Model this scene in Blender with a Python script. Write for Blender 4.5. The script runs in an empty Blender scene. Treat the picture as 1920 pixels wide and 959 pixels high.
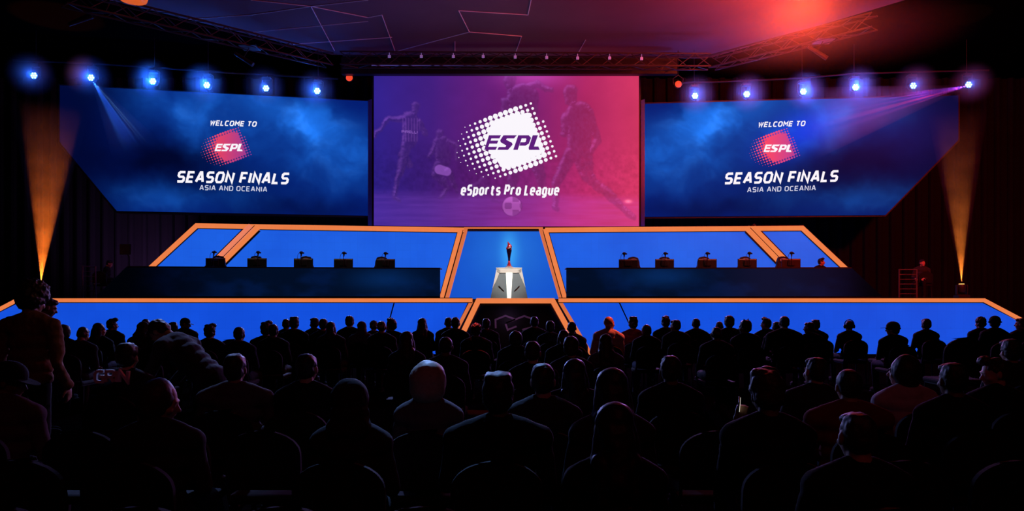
import bpy, bmesh, math, random
import numpy as np
from mathutils import Vector, Matrix, noise
from mathutils.geometry import tessellate_polygon

# ------------------------------------------------------------------ camera, world, lights
S = bpy.context.scene
COL = S.collection
W, H = 1920, 959
F = 1400.0            # focal length in pixels
EYE = 1.65            # eye height
HOR = 558.0           # horizon row
cam_d = bpy.data.cameras.new('camera'); cam = bpy.data.objects.new('camera', cam_d); COL.objects.link(cam)
cam.location = (0, 0, EYE); cam.rotation_euler = (math.pi / 2, 0, 0)
cam_d.sensor_width = 36; cam_d.lens = F / W * 36; cam_d.shift_y = (HOR - H / 2) / W
cam_d.clip_start = 0.05; cam_d.clip_end = 200
S.camera = cam
S.view_settings.view_transform = 'Standard'; S.view_settings.look = 'None'
S.view_settings.exposure = 0.0; S.view_settings.gamma = 1.0; S.view_settings.use_curve_mapping = False
S.cycles.max_bounces = 4; S.cycles.diffuse_bounces = 2; S.cycles.glossy_bounces = 2; S.cycles.volume_bounces = 0
S.cycles.sample_clamp_indirect = 4; S.cycles.use_denoising = True
S.cycles.volume_step_rate = 1.0
wd = bpy.data.worlds.new('world'); S.world = wd; wd.use_nodes = True
wd.node_tree.nodes['Background'].inputs[0].default_value = (0.9, 0.12, 0.2, 1)
wd.node_tree.nodes['Background'].inputs[1].default_value = 0.0

def P(px, py, Y, off=0.0):
    """point at depth Y seen at pixel px,py ; off moves it towards the house"""
    return Vector(((px - 960) / F * Y, Y - off, EYE + (HOR - py) / F * Y))

def light(kind, loc, col, energy, target=None, size=0.3, angle=60, blend=0.5, name=None, spill=1.0):
    d = bpy.data.lights.new(name or 'lamp_light', kind); o = bpy.data.objects.new(name or 'lamp_light', d); COL.objects.link(o)
    d.color = col; d.energy = energy; o.location = loc
    if kind == 'AREA': d.shape = 'DISK'; d.size = size
    else: d.shadow_soft_size = size
    if kind == 'SPOT': d.spot_size = math.radians(angle); d.spot_blend = blend
    if target is not None:
        o.rotation_euler = (Vector(target) - Vector(loc)).to_track_quat('-Z', 'Y').to_euler()
    return o

# added house fill: very dim, reddish, unseen at the rear of the hall
light('AREA', (2, -3, 8.5), (1.0, .10, .12), 26, (3, 8, 0), size=7, name='house_fill')
# ceiling wash: added violet fill on the left, red at the right
light('SPOT', (-2, 18.5, 5.6), (.42, .28, 1.0), 110, (-1.5, 23, 10), size=.4, angle=120, blend=1, name='ceiling_fill')
light('SPOT', (7.6, 18.0, 9.1), (1.0, .10, .03), 1300, (7.6, 19.8, 10), size=.15, angle=150, blend=1, name='ceiling_wash_red')
light('SPOT', (7, 17, 7.6), (1.0, .03, .06), 1500, (4.5, 22, 10), size=.4, angle=140, blend=1, name='ceiling_wash_red')
light('SPOT', (13, 14, 8), (1.0, .03, .02), 5500, (12, 27, 5.5), size=.4, angle=90, blend=1, name='side_fill_red')  # added unseen red fill to tint the right wall
# added rim light on to the audience, no fixture at the stage
light('SPOT', (-4.5, 24, 4.6), (.32, .38, 1.0), 3600, (-2, 5, 1.0), size=.3, angle=75, blend=.8, name='audience_rim')
light('SPOT', (5, 24, 4.6), (.6, .28, 1.0), 3000, (3, 5, 1.0), size=.3, angle=75, blend=.8, name='audience_rim')

# ------------------------------------------------------------------ helpers
def lin(c):
    c = np.asarray(c, float) / 255.0
    return np.where(c <= 0.04045, c / 12.92, ((c + 0.055) / 1.055) ** 2.4)
def L3(r, g, b): return tuple(float(v) for v in lin((r, g, b)))

MATS = {}
def mat(name, col, rough=.6, metal=0., var=.12, scale=6., emit=None, estr=1., spec=.3, bump=0.):
    if name in MATS: return MATS[name]
    m = bpy.data.materials.new(name); m.use_nodes = True; MATS[name] = m
    nt = m.node_tree; b = nt.nodes['Principled BSDF']
    b.inputs['Roughness'].default_value = rough; b.inputs['Metallic'].default_value = metal
    b.inputs['Specular IOR Level'].default_value = spec
    tc = nt.nodes.new('ShaderNodeTexCoord'); nz = nt.nodes.new('ShaderNodeTexNoise'); nz.inputs['Scale'].default_value = scale
    nz.inputs['Detail'].default_value = 4
    nt.links.new(tc.outputs['Object'], nz.inputs['Vector'])
    mx = nt.nodes.new('ShaderNodeMix'); mx.data_type = 'RGBA'
    mx.inputs[6].default_value = (*[c * (1 - var) for c in col], 1); mx.inputs[7].default_value = (*[min(1, c * (1 + var)) for c in col], 1)
    nt.links.new(nz.outputs['Fac'], mx.inputs[0]); nt.links.new(mx.outputs[2], b.inputs['Base Color'])
    if bump:
        bp = nt.nodes.new('ShaderNodeBump'); bp.inputs['Strength'].default_value = bump; bp.inputs['Distance'].default_value = .02
        nt.links.new(nz.outputs['Fac'], bp.inputs['Height']); nt.links.new(bp.outputs['Normal'], b.inputs['Normal'])
    if emit:
        m2 = nt.nodes.new('ShaderNodeMix'); m2.data_type = 'RGBA'
        m2.inputs[6].default_value = (*[c * (1 - var) for c in emit], 1); m2.inputs[7].default_value = (*[c * (1 + var) for c in emit], 1)
        nt.links.new(nz.outputs['Fac'], m2.inputs[0]); nt.links.new(m2.outputs[2], b.inputs['Emission Color'])
        b.inputs['Emission Strength'].default_value = estr
    return m
def led_mat(name, col, hot=None, grid=2.0, var=.10):
    """LED wall tile surface: faint module grid and soft blotches in what it shows"""
    if name in MATS: return MATS[name]
    m = bpy.data.materials.new(name); m.use_nodes = True; MATS[name] = m
    nt = m.node_tree; b = nt.nodes['Principled BSDF']
    b.inputs['Base Color'].default_value = (.01, .01, .012, 1); b.inputs['Roughness'].default_value = .5
    b.inputs['Specular IOR Level'].default_value = .1
    tc = nt.nodes.new('ShaderNodeTexCoord')
    nz = nt.nodes.new('ShaderNodeTexNoise'); nz.inputs['Scale'].default_value = .6; nz.inputs['Detail'].default_value = 3
    nt.links.new(tc.outputs['Object'], nz.inputs['Vector'])
    mp = nt.nodes.new('ShaderNodeMapping'); mp.inputs['Rotation'].default_value = (math.pi / 2, 0, 0)
    nt.links.new(tc.outputs['Object'], mp.inputs['Vector'])
    br = nt.nodes.new('ShaderNodeTexBrick'); br.offset = 0; br.inputs['Scale'].default_value = grid
    br.inputs['Mortar Size'].default_value = .006; br.inputs['Mortar Smooth'].default_value = 1
    br.inputs['Brick Width'].default_value = .5; br.inputs['Row Height'].default_value = .5
    br.inputs['Color1'].default_value = (1, 1, 1, 1); br.inputs['Color2'].default_value = (.97, .97, .97, 1); br.inputs['Mortar'].default_value = (.82, .82, .82, 1)
    nt.links.new(mp.outputs[0], br.inputs['Vector'])
    mx = nt.nodes.new('ShaderNodeMix'); mx.data_type = 'RGBA'
    h = hot or [c * (1 + var) for c in col]
    mx.inputs[6].default_value = (*[c * (1 - var) for c in col], 1); mx.inputs[7].default_value = (*h, 1)
    nt.links.new(nz.outputs['Fac'], mx.inputs[0])
    ml = nt.nodes.new('ShaderNodeMix'); ml.data_type = 'RGBA'; ml.blend_type = 'MULTIPLY'; ml.inputs[0].default_value = 1
    nt.links.new(mx.outputs[2], ml.inputs[6]); nt.links.new(br.outputs['Color'], ml.inputs[7])
    nt.links.new(ml.outputs[2], b.inputs['Emission Color']); b.inputs['Emission Strength'].default_value = 1
    return m
def display_mat():
    if 'display' in MATS: return MATS['display']
    m = bpy.data.materials.new('display'); m.use_nodes = True; MATS['display'] = m
    nt = m.node_tree; b = nt.nodes['Principled BSDF']
    b.inputs['Base Color'].default_value = (.002, .002, .002, 1); b.inputs['Roughness'].default_value = .7; b.inputs['Specular IOR Level'].default_value = 0
    a = nt.nodes.new('ShaderNodeAttribute'); a.attribute_name = 'shown'
    nt.links.new(a.outputs['Color'], b.inputs['Emission Color']); b.inputs['Emission Strength'].default_value = 1
    return m
def haze_mat(name, dens, col=(1, 1, 1), shape='ball', L=1., noisy=0.):
    """smoke that thins out towards its edge (ball of radius 1) or along a beam (z from 0 to L)"""
    if name in MATS: return MATS[name]
    m = bpy.data.materials.new(name); m.use_nodes = True; MATS[name] = m
    nt = m.node_tree; nt.nodes.remove(nt.nodes['Principled BSDF'])
    v = nt.nodes.new('ShaderNodeVolumeScatter'); v.inputs['Color'].default_value = (*col, 1)
    tc = nt.nodes.new('ShaderNodeTexCoord')
    if shape == 'ball':
        g = nt.nodes.new('ShaderNodeTexGradient'); g.gradient_type = 'SPHERICAL'; nt.links.new(tc.outputs['Object'], g.inputs[0]); src = g.outputs['Fac']
    else:
        sx = nt.nodes.new('ShaderNodeSeparateXYZ'); nt.links.new(tc.outputs['Object'], sx.inputs[0])
        mr = nt.nodes.new('ShaderNodeMapRange'); mr.inputs[1].default_value = 0; mr.inputs[2].default_value = L; mr.inputs[3].default_value = 1; mr.inputs[4].default_value = 0
        nt.links.new(sx.outputs['Z'], mr.inputs[0]); src = mr.outputs[0]
        if shape == 'ray':      # thin near the lamp, thicker smoke further out
            mr.inputs[3].default_value = .3; mr.inputs[4].default_value = 1
            iv = nt.nodes.new('ShaderNodeMapRange'); iv.inputs[1].default_value = L * .45; iv.inputs[2].default_value = L * .97; iv.inputs[3].default_value = 1; iv.inputs[4].default_value = 0
            iv.interpolation_type = 'SMOOTHSTEP'; nt.links.new(sx.outputs['Z'], iv.inputs[0])
            mm = nt.nodes.new('ShaderNodeMath'); mm.operation = 'MULTIPLY'; nt.links.new(mr.outputs[0], mm.inputs[0]); nt.links.new(iv.outputs[0], mm.inputs[1]); src = mm.outputs[0]
    pw = nt.nodes.new('ShaderNodeMath'); pw.operation = 'POWER'; pw.inputs[1].default_value = 2.0 if shape == 'ball' else 1.05 if shape == 'beam' else 1.0; nt.links.new(src, pw.inputs[0])
    ml = nt.nodes.new('ShaderNodeMath'); ml.operation = 'MULTIPLY'; ml.inputs[1].default_value = dens; nt.links.new(pw.outputs[0], ml.inputs[0]); out = ml.outputs[0]
    if noisy:
        nz = nt.nodes.new('ShaderNodeTexNoise'); nz.inputs['Scale'].default_value = 1.6; nz.inputs['Detail'].default_value = 3; nt.links.new(tc.outputs['Object'], nz.inputs['Vector'])
        r = nt.nodes.new('ShaderNodeMapRange'); r.inputs[1].default_value = .35; r.inputs[2].default_value = .65; r.inputs[3].default_value = 1 - noisy; r.inputs[4].default_value = 1 + noisy; nt.links.new(nz.outputs['Fac'], r.inputs[0])
        m2 = nt.nodes.new('ShaderNodeMath'); m2.operation = 'MULTIPLY'; nt.links.new(out, m2.inputs[0]); nt.links.new(r.outputs[0], m2.inputs[1]); out = m2.outputs[0]
    nt.links.new(out, v.inputs['Density']); nt.links.new(v.outputs[0], nt.nodes['Material Output'].inputs['Volume'])
    return m

def obj(name, data, material=None, parent=None, smooth=False):
    if isinstance(data, bmesh.types.BMesh):
        me = bpy.data.meshes.new(name); bmesh.ops.recalc_face_normals(data, faces=data.faces); data.to_mesh(me); data.free()
    else: me = data
    if material: me.materials.clear(); me.materials.append(material)
    if smooth: me.polygons.foreach_set('use_smooth', [True] * len(me.polygons))
    o = bpy.data.objects.new(name, me); COL.objects.link(o)
    if parent: o.parent = parent
    return o
def tag(o, label, cat, group=None, kind=None):
    o['label'] = label; o['category'] = cat
    if group: o['group'] = group
    if kind: o['kind'] = kind
    return o
def thing(name, label, cat, loc=(0, 0, 0), rz=0, group=None):
    o = bpy.data.objects.new(name, None); o.empty_display_size = .1; COL.objects.link(o)
    o.location = loc; o.rotation_euler = (0, 0, rz); return tag(o, label, cat, group)
def local(o, root):   # built in world coordinates, keep them under a moved parent
    o.parent = root; o.matrix_parent_inverse = (Matrix.Translation(root.location) @ root.rotation_euler.to_matrix().to_4x4()).inverted(); return o
def struct(name, bm, m, parent=None, smooth=False):
    o = obj(name, bm, m, parent, smooth)
    if not parent: o['kind'] = 'structure'
    return o
def dup(root, loc, rz=0., scale=None):
    r = root.copy(); COL.objects.link(r); r.location = loc; r.rotation_euler = (0, 0, rz)
    if scale: r.scale = (scale,) * 3
    for ch in root.children:
        c = ch.copy(); COL.objects.link(c); c.parent = r
        for g in ch.children:
            d = g.copy(); COL.objects.link(d); d.parent = c
    return r

def box(bm, c, s, rot=None, bev=0.):
    r = bmesh.ops.create_cube(bm, size=1); vs = r['verts']
    M = Matrix.Translation(c) @ (rot.to_4x4() if rot else Matrix.Identity(4)) @ Matrix.Diagonal((*s, 1))
    bmesh.ops.transform(bm, matrix=M, verts=vs)
    if bev:
        es = list({e for v in vs for e in v.link_edges})
        bmesh.ops.bevel(bm, geom=es, offset=bev, segments=2, affect='EDGES', profile=.5)
    return bm
def tube(bm, a, b, r, r2=None, n=8, caps=True):
    a = Vector(a); b = Vector(b); d = b - a; L = d.length
    if L < 1e-6: return bm
    M = Matrix.Translation((a + b) / 2) @ d.to_track_quat('Z', 'Y').to_matrix().to_4x4()
    bmesh.ops.create_cone(bm, cap_ends=caps, segments=n, radius1=r, radius2=r if r2 is None else r2, depth=L, matrix=M)
    return bm
def path_tube(bm, pts, r, n=6):
    for a, b in zip(pts[:-1], pts[1:]): tube(bm, a, b, r, n=n)
    return bm
def ell(bm, c, s, rot=None, u=20, v=12):
    M = Matrix.Translation(c) @ (rot.to_4x4() if rot else Matrix.Identity(4)) @ Matrix.Diagonal((*s, 1))
    bmesh.ops.create_uvsphere(bm, u_segments=u, v_segments=v, radius=1, matrix=M); return bm
def lathe(bm, prof, c=(0, 0, 0), n=24, sx=1., sy=1.):
    rings = []
    for r, z in prof:
        rings.append([bm.verts.new((c[0] + r * sx * math.cos(2 * math.pi * k / n), c[1] + r * sy * math.sin(2 * math.pi * k / n), c[2] + z)) for k in range(n)])
    for A, B in zip(rings[:-1], rings[1:]):
        for k in range(n): bm.faces.new((A[k], A[(k + 1) % n], B[(k + 1) % n], B[k]))
    bm.faces.new(rings[0][::-1]); bm.faces.new(rings[-1]); return bm
def prism(bm, pts, back):
    """closed solid from a planar polygon and the same polygon moved by back"""
    back = Vector(back); pts = [Vector(p) for p in pts]; n = len(pts)
    A = [bm.verts.new(p) for p in pts]; B = [bm.verts.new(p + back) for p in pts]
    tris = tessellate_polygon([pts])
    for t in tris:
        try:
            bm.faces.new([A[i] for i in t]); bm.faces.new([B[i] for i in reversed(t)])
        except ValueError: pass
    for i in range(n):
        j = (i + 1) % n; bm.faces.new((A[i], A[j], B[j], B[i]))
    return bm
def ribbon_quads(pts, w, closed=False, side=0.):
    """mitred ribbon of width w about a 2-D polyline ; side in -1..1 shifts it off the line"""
    p = [np.array(q, float) for q in pts]; n = len(p); out = []
    def nrm(a, b):
        d = b - a; d /= max(1e-9, np.hypot(*d)); return np.array((-d[1], d[0]))
    for i in range(n):
        pr = p[i - 1] if (i > 0 or closed) else None; nx = p[(i + 1) % n] if (i < n - 1 or closed) else None
        if pr is None: m = nrm(p[i], nx)
        elif nx is None: m = nrm(pr, p[i])
        else:
            a = nrm(pr, p[i]); b = nrm(p[i], nx); m = a + b; l = np.hypot(*m)
            if l < .3: m = a
            else:
                m /= l; m = m / max(.45, float(m @ a))
        out.append((p[i] + m * w * (.5 + side / 2), p[i] - m * w * (.5 - side / 2)))
    q = []
    for i in range(n if closed else n - 1):
        a = out[i]; b = out[(i + 1) % n]; q.append((a[0], a[1], b[1], b[0]))
    return q

# ------------------------------------------------------------------ the room
M_BLACK = mat('black_drape', (.010, .008, .010), .9, scale=3, bump=.3)
M_WALLR = mat('dark_wall', (.009, .006, .007), .9, scale=2, spec=.05)
M_FLOOR = mat('dark_carpet', (.0035, .0025, .003), .95, scale=40, spec=0.)
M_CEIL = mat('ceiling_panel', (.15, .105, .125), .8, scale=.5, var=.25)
bm = bmesh.new(); box(bm, (0, 12, -.05), (46, 40, .1)); struct('floor', bm, M_FLOOR)
bm = bmesh.new(); box(bm, (0, 28.6, 6), (46, .2, 12))
for k in range(92): tube(bm, (-23 + k * .5, 28.45, 0), (-23 + k * .5, 28.45, 12), .12, n=8)
struct('wall_back', bm, M_WALLR)
bm = bmesh.new(); box(bm, (-21, 12, 6), (.2, 34, 12)); struct('wall_left', bm, M_WALLR)
bm = bmesh.new(); box(bm, (21, 12, 6), (.2, 34, 12)); struct('wall_right', bm, M_WALLR)
# pale raised ceiling between two lower black soffits
ZC = 10.0
def C(px, py, z=ZC):
    Y = (z - EYE) * F / (HOR - py); return Vector(((px - 960) / F * Y, Y, z))
ce = [C(622, 103), C(1335, 108), Vector((12.2, 19.5, ZC)), Vector((9, 10, ZC)), Vector((-10, 10, ZC)), Vector((-13.2, 19.2, ZC))]
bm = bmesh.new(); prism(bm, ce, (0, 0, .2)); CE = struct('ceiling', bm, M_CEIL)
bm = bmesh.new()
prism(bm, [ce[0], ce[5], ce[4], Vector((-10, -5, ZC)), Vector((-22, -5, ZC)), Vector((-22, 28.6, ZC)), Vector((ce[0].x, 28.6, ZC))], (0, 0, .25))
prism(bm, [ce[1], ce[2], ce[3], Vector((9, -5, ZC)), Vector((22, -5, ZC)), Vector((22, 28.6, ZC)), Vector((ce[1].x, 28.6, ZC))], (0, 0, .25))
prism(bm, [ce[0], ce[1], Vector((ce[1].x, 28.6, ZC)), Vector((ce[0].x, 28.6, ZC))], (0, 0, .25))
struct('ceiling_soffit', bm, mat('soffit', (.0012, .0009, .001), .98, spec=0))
# seams between the ceiling panels
M_SEAM = mat('ceiling_seam', (.8, .9, 1.), .35, spec=.6)
seams = [((352, 36), (470, 28)), ((470, 28), (583, 12)), ((583, 12), (690, 0)), ((583, 12), (627, 95)), ((583, 12), (690, 33)), ((475, 60), (690, 40)), ((550, 83), (735, 70)),
         ((716, 28), (741, 97)), ((860, 20), (880, 60)), ((1000, -20), (990, 28)), ((978, 68), (967, 99)), ((853, 78), (853, 98)), ((1098, 75), (1085, 98)), ((690, 33), (716, 28)), ((470, 0), (583, 12)),
         ((741, 97), (880, 60)), ((880, 60), (978, 68)), ((860, 20), (990, 28))]
bm = bmesh.new()
for a, b in seams:
    A = C(*a, ZC - .01); B = C(*b, ZC - .01); tube(bm, A, B, .014, n=5)
obj('seam', bm, M_SEAM, CE)

# ------------------------------------------------------------------ stage
M_STG = mat('stage_black', (.010, .010, .012), .45, spec=.3)
M_ORG = led_mat('orange_edge', L3(240, 124, 68), L3(246, 138, 80), grid=4)
M_ORG2 = led_mat('orange_edge_dim', L3(214, 108, 62), L3(224, 118, 70), grid=4)
M_BLUE = led_mat('blue_led', L3(16, 74, 216), L3(22, 88, 236))
M_BLUE2 = led_mat('blue_led_upper', L3(22, 84, 220), L3(32, 106, 240))
YS = 21.5
def pxpoly(bm, pts, Y, off=0., th=.05):
    f = Y if callable(Y) else (lambda x: Y)
    return prism(bm, [P(x, y, f(x), off) for x, y in pts], (0, th, 0))
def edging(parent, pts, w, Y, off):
    bm = bmesh.new(); pxribbon(bm, pts, w + 2.6, Y, off - .02, .05); return local(obj('trim_dark_outline', bm, M_STG), parent)  # black strip wider than the trim, added as its dark outline
def pxribbon(bm, pts, w, Y, off=0., th=.05, closed=False, side=0.):
    f = Y if callable(Y) else (lambda x: Y)
    for q in ribbon_quads(pts, w, closed, side):
        prism(bm, [P(x, y, f(x), off) for x, y in q], (0, th, 0))
    return bm
stage = thing('stage', 'wide raised stage with blue lit fascia and orange lit edges', 'stage', (0, YS, 0))
bm = bmesh.new()
zt = 1.60
xl, xr = (35 - 960) / F * YS, (1842 - 960) / F * YS
# body, left block, right block, bridge over the entrance niche
def sblock(bm, pts, z0, z1): prism(bm, [Vector((x, y, z1)) for x, y in pts], (0, 0, z0 - z1))
nx0, nx1 = (862 - 960) / F * YS, (1070 - 960) / F * YS
sblock(bm, [(xl, YS + .1), (nx0 - .6, YS + .1), (nx0 - .6, 28.2), (xl, 28.2)], 0, zt)
sblock(bm, [(nx1 + .6, YS + .1), (xr, YS + .1), (xr, 28.2), (nx1 + .6, 28.2)], 0, zt)
sblock(bm, [(nx0 - .6, YS + .1), (nx1 + .6, YS + .1), (nx1 + .6, 28.2), (nx0 - .6, 28.2)], zt - .18, zt)
sblock(bm, [(nx0 - .6, YS + 1.6), (nx1 + .6, YS + 1.6), (nx1 + .6, 28.2), (nx0 - .6, 28.2)], 0, zt - .18)
local(obj('deck', bm, M_STG), stage)
yb = 664.5
for poly in ([(35, 561), (740, 561), (712, yb), (-165, yb)], [(741, 561), (880, 561), (832, yb), (713, yb)],
             [(1050, 561), (1158, 561), (1206, yb), (1109, yb)], [(1159, 561), (1842, 561), (2040, yb), (1207, yb)]):
    bm = bmesh.new(); pxpoly(bm, poly, YS, 0, .08); local(obj('fascia_panel', bm, M_BLUE), stage)
for a in (((741, 561), (713, yb)), ((1158, 561), (1206, yb))):
    bm = bmesh.new(); pxribbon(bm, a, 2.2, YS, .012, .04); local(obj('panel_joint', bm, M_STG), stage)
for pts, m_ in (([(-165, yb), (35, 560), (886, 560)], M_ORG), ([(1047, 560), (1842, 560), (2040, yb)], M_ORG)):
    bm = bmesh.new(); pxribbon(bm, pts, 7.2, YS, .10, .12, side=-1 if False else 0)
    local(obj('edge_trim', bm, m_), stage)
# lift: ribbons are centred on the line, so shift the trims a little down
for o in stage.children:
    if o.name.startswith('edge_trim'): o.location.z -= 3.6 / F * YS
for pts in (((884, 566), (833, yb)), ((1050, 566), (1108, yb))):
    bm = bmesh.new(); pxribbon(bm, pts, 6.5, YS, .06, .08); local(obj('niche_side_trim', bm, M_ORG2), stage)
bm = bmesh.new(); pxribbon(bm, [(849, yb), (897, 564.5), (1036, 564.5), (1091, yb)], 9.5, YS, .16, .2); local(obj('niche_frame', bm, M_ORG), stage)
# inner reveal of the niche and its black back with the emblem
M_REV = mat('niche_reveal', (.30, .12, .08), .5)
bm = bmesh.new()
a = [(854, yb), (901, 569), (1032, 569), (1086, yb)]
for (x0, y0), (x1, y1) in zip(a[:-1], a[1:]):
    q = [P(x0, y0, YS), P(x1, y1, YS), P(x1, y1, YS) + Vector((0, 1.0, 0)), P(x0, y0, YS) + Vector((0, 1.0, 0))]
    nv = (q[1] - q[0]).cross(q[2] - q[0]).normalized() * .03
    prism(bm, q, nv)
local(obj('niche_reveal', bm, M_REV), stage)
bm = bmesh.new(); box(bm, ((nx0 + nx1) / 2 - .05, YS + 1.25, .72), (4.6, .08, 1.44)); local(obj('niche_back', bm, M_STG), stage)
bm = bmesh.new()
for pl in ([(929.6, 616), (929, 600), (947.6, 592.5), (966, 599)], [(949, 606), (983, 593), (1000, 599), (999, 606)], [(948, 608), (952, 619), (968.5, 612.5)], [(979, 619), (1001, 613), (1001, 624)], [(949, 606), (966, 599)]):
    pxribbon(bm, pl, 3.2, YS + 1.2, .03, .03)
local(obj('emblem', bm, mat('emblem_paint', (.55, .42, .62), .5)), stage)
light('POINT', (-.1, YS + .45, 1.0), (.75, .4, 1.0), 2.2, size=.2, name='niche_light')

# --------- backdrop wings
def yl(px): # depth of left wing by pixel column
    t = (868 - px) / 500.; return 26.0 * 131 / (131 + 8 * t)
def yr(px):
    t = (px - 1028) / 472.; return 26.0 * 130 / (130 + 4 * t)
def bline(px): return 428 - (868 - px) / 500. * 8 if px < 955 else 427.5 - (px - 1028) / 472. * 3.5
wing_l = thing('stage_backdrop', 'left blue backdrop wall with orange lit border behind the left player desk', 'backdrop', (-6, 25.5, zt))
bm = bmesh.new(); pxpoly(bm, [(220, 560), (368, 421), (466, 423), (400, 560)][:], yl, 0, .1); local(obj('led_panel', bm, M_BLUE2), wing_l)
bm = bmesh.new(); pxpoly(bm, [(340, 560), (486, 424), (866, 429), (827, 560)], yl, 0, .1); local(obj('led_panel', bm, M_BLUE2), wing_l)
bm = bmesh.new(); pxribbon(bm, [(222, 560), (370, 424), (870, 432)], 9, yl, .08, .1); local(obj('border_trim', bm, M_ORG), wing_l)
bm = bmesh.new(); pxribbon(bm, [(473, 425), (337, 560)], 12, yl, .12, .1); local(obj('divider_trim', bm, led_mat('orange_pink', L3(240, 122, 84), L3(244, 140, 110))), wing_l)
bm = bmesh.new(); pxribbon(bm, [(486, 425), (350, 560)], 11, yl, .10, .1); local(obj('divider_trim', bm, M_ORG), wing_l)
bm = bmesh.new(); pxribbon(bm, [(864.5, 430), (828.5, 560)], 8.5, yl, .10, .1); local(obj('inner_trim', bm, M_ORG), wing_l)
bm = bmesh.new(); pxribbon(bm, [(479.6, 424), (343.5, 560)], 1.0, yl, .135, .02); pxribbon(bm, [(868.8, 432), (833, 560)], 1.0, yl, .135, .02)
local(obj('trim_joint', bm, M_STG), wing_l)
wing_r = thing('stage_backdrop', 'right blue backdrop wall with orange lit border behind the right player desk', 'backdrop', (6, 25.5, zt))
bm = bmesh.new(); pxpoly(bm, [(1026, 429), (1392, 426), (1522, 560), (1060, 560)], yr, 0, .1); local(obj('led_panel', bm, M_BLUE2), wing_r)
bm = bmesh.new(); pxpoly(bm, [(1414, 426), (1503, 425), (1645, 560), (1548, 560)], yr, 0, .1); local(obj('led_panel', bm, M_BLUE2), wing_r)
bm = bmesh.new(); pxribbon(bm, [(1022, 432), (1503, 428.5), (1643, 560)], 9, yr, .08, .1); local(obj('border_trim', bm, M_ORG), wing_r)
bm = bmesh.new(); pxribbon(bm, [(1399, 428), (1528, 560)], 11, yr, .10, .1); local(obj('divider_trim', bm, M_ORG), wing_r)
bm = bmesh.new(); pxribbon(bm, [(1410, 428), (1539, 560)], 11, yr, .12, .1); local(obj('divider_trim', bm, M_ORG), wing_r)
bm = bmesh.new(); pxribbon(bm, [(1022, 430), (1059, 560)], 8.5, yr, .10, .1); local(obj('inner_trim', bm, M_ORG), wing_r)
bm = bmesh.new(); pxribbon(bm, [(1404.5, 428), (1533.5, 560)], 1.0, yr, .135, .02); pxribbon(bm, [(1017.6, 432), (1054, 560)], 1.0, yr, .135, .02)
local(obj('trim_joint', bm, M_STG), wing_r)
wing_c = thing('stage_backdrop', 'blue centre backdrop panel between slanted orange posts behind the trophy', 'backdrop', (0, 26.4, zt))

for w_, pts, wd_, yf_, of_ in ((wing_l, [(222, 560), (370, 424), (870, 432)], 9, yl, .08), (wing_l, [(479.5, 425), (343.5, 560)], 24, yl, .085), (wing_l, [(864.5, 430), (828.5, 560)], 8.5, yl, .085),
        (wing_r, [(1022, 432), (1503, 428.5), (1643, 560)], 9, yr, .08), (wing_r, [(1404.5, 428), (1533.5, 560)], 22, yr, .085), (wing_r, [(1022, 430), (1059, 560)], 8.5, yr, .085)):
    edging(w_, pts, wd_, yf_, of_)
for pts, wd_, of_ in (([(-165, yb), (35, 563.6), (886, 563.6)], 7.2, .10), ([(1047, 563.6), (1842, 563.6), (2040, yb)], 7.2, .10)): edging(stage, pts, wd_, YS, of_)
for c_, x_, t_ in (((1.0, .9, .75), -6.2, -6.0), ((1.0, .85, .7), 6.4, 6.2)):
    light('SPOT', (x_, 17.5, 9.0), c_, 260, (t_, 23.6, 2.8), size=.2, angle=42, blend=.9, name='desk_fill')  # added unseen fill to brighten desks, monitors and chairs
def grid_mesh(name, fpos, ufun, nu, nv, parent):
    """sheet of nu x nv cells ; fpos(u,v)->3D , ufun(U,V)-> linear rgb arrays"""
    u = np.linspace(0, 1, nu + 1); v = np.linspace(0, 1, nv + 1); U, V = np.meshgrid(u, v)
    X, Yy, Z, PX, PY = fpos(U, V)
    co = np.stack([X, Yy, Z], -1).reshape(-1, 3).astype(np.float32)
    me = bpy.data.meshes.new(name)
    idx = (np.arange(nv)[:, None] * (nu + 1) + np.arange(nu)[None, :])
    f = np.stack([idx, idx + nu + 1, idx + nu + 2, idx + 1], -1).reshape(-1, 4)
    me.vertices.add(len(co)); me.vertices.foreach_set('co', co.ravel())
    me.loops.add(f.size); me.loops.foreach_set('vertex_index', f.ravel().astype(np.int32))
    me.polygons.add(len(f)); me.polygons.foreach_set('loop_start', (np.arange(len(f)) * 4).astype(np.int32))
    me.update(calc_edges=True)
    rgb = ufun(PX, PY); a = me.color_attributes.new('shown', 'FLOAT_COLOR', 'POINT')
    col = np.concatenate([np.clip(rgb, 0, None), np.ones(rgb.shape[:2] + (1,))], -1).reshape(-1, 4).astype(np.float32)
    a.data.foreach_set('color', col.ravel())
    me.materials.append(display_mat())
    o = bpy.data.objects.new(name, me); COL.objects.link(o); local(o, parent); return o

rs = np.random.RandomState(5)
def vnoise(x, y, seed=0):
    r = np.random.RandomState(seed); T = r.rand(64, 64)
    xi = np.floor(x).astype(int); yi = np.floor(y).astype(int); fx = x - xi; fy = y - yi
    fx = fx * fx * (3 - 2 * fx); fy = fy * fy * (3 - 2 * fy)
    g = lambda a, b: T[b % 64, a % 64]
    return (g(xi, yi) * (1 - fx) + g(xi + 1, yi) * fx) * (1 - fy) + (g(xi, yi + 1) * (1 - fx) + g(xi + 1, yi + 1) * fx) * fy
def fbm(x, y, seed=0, o=5):
    s = 0; a = .5; t = 0
    for k in range(o): s = s + a * vnoise(x * 2 ** k, y * 2 ** k, seed + k); t += a; a *= .55
    return s / t
def blob(X, Y, cx, cy, sx, sy, ang=0):
    c, s = math.cos(math.radians(ang)), math.sin(math.radians(ang)); dx = X - cx; dy = Y - cy
    return np.exp(-(((dx * c + dy * s) / sx) ** 2 + ((-dx * s + dy * c) / sy) ** 2))
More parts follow.
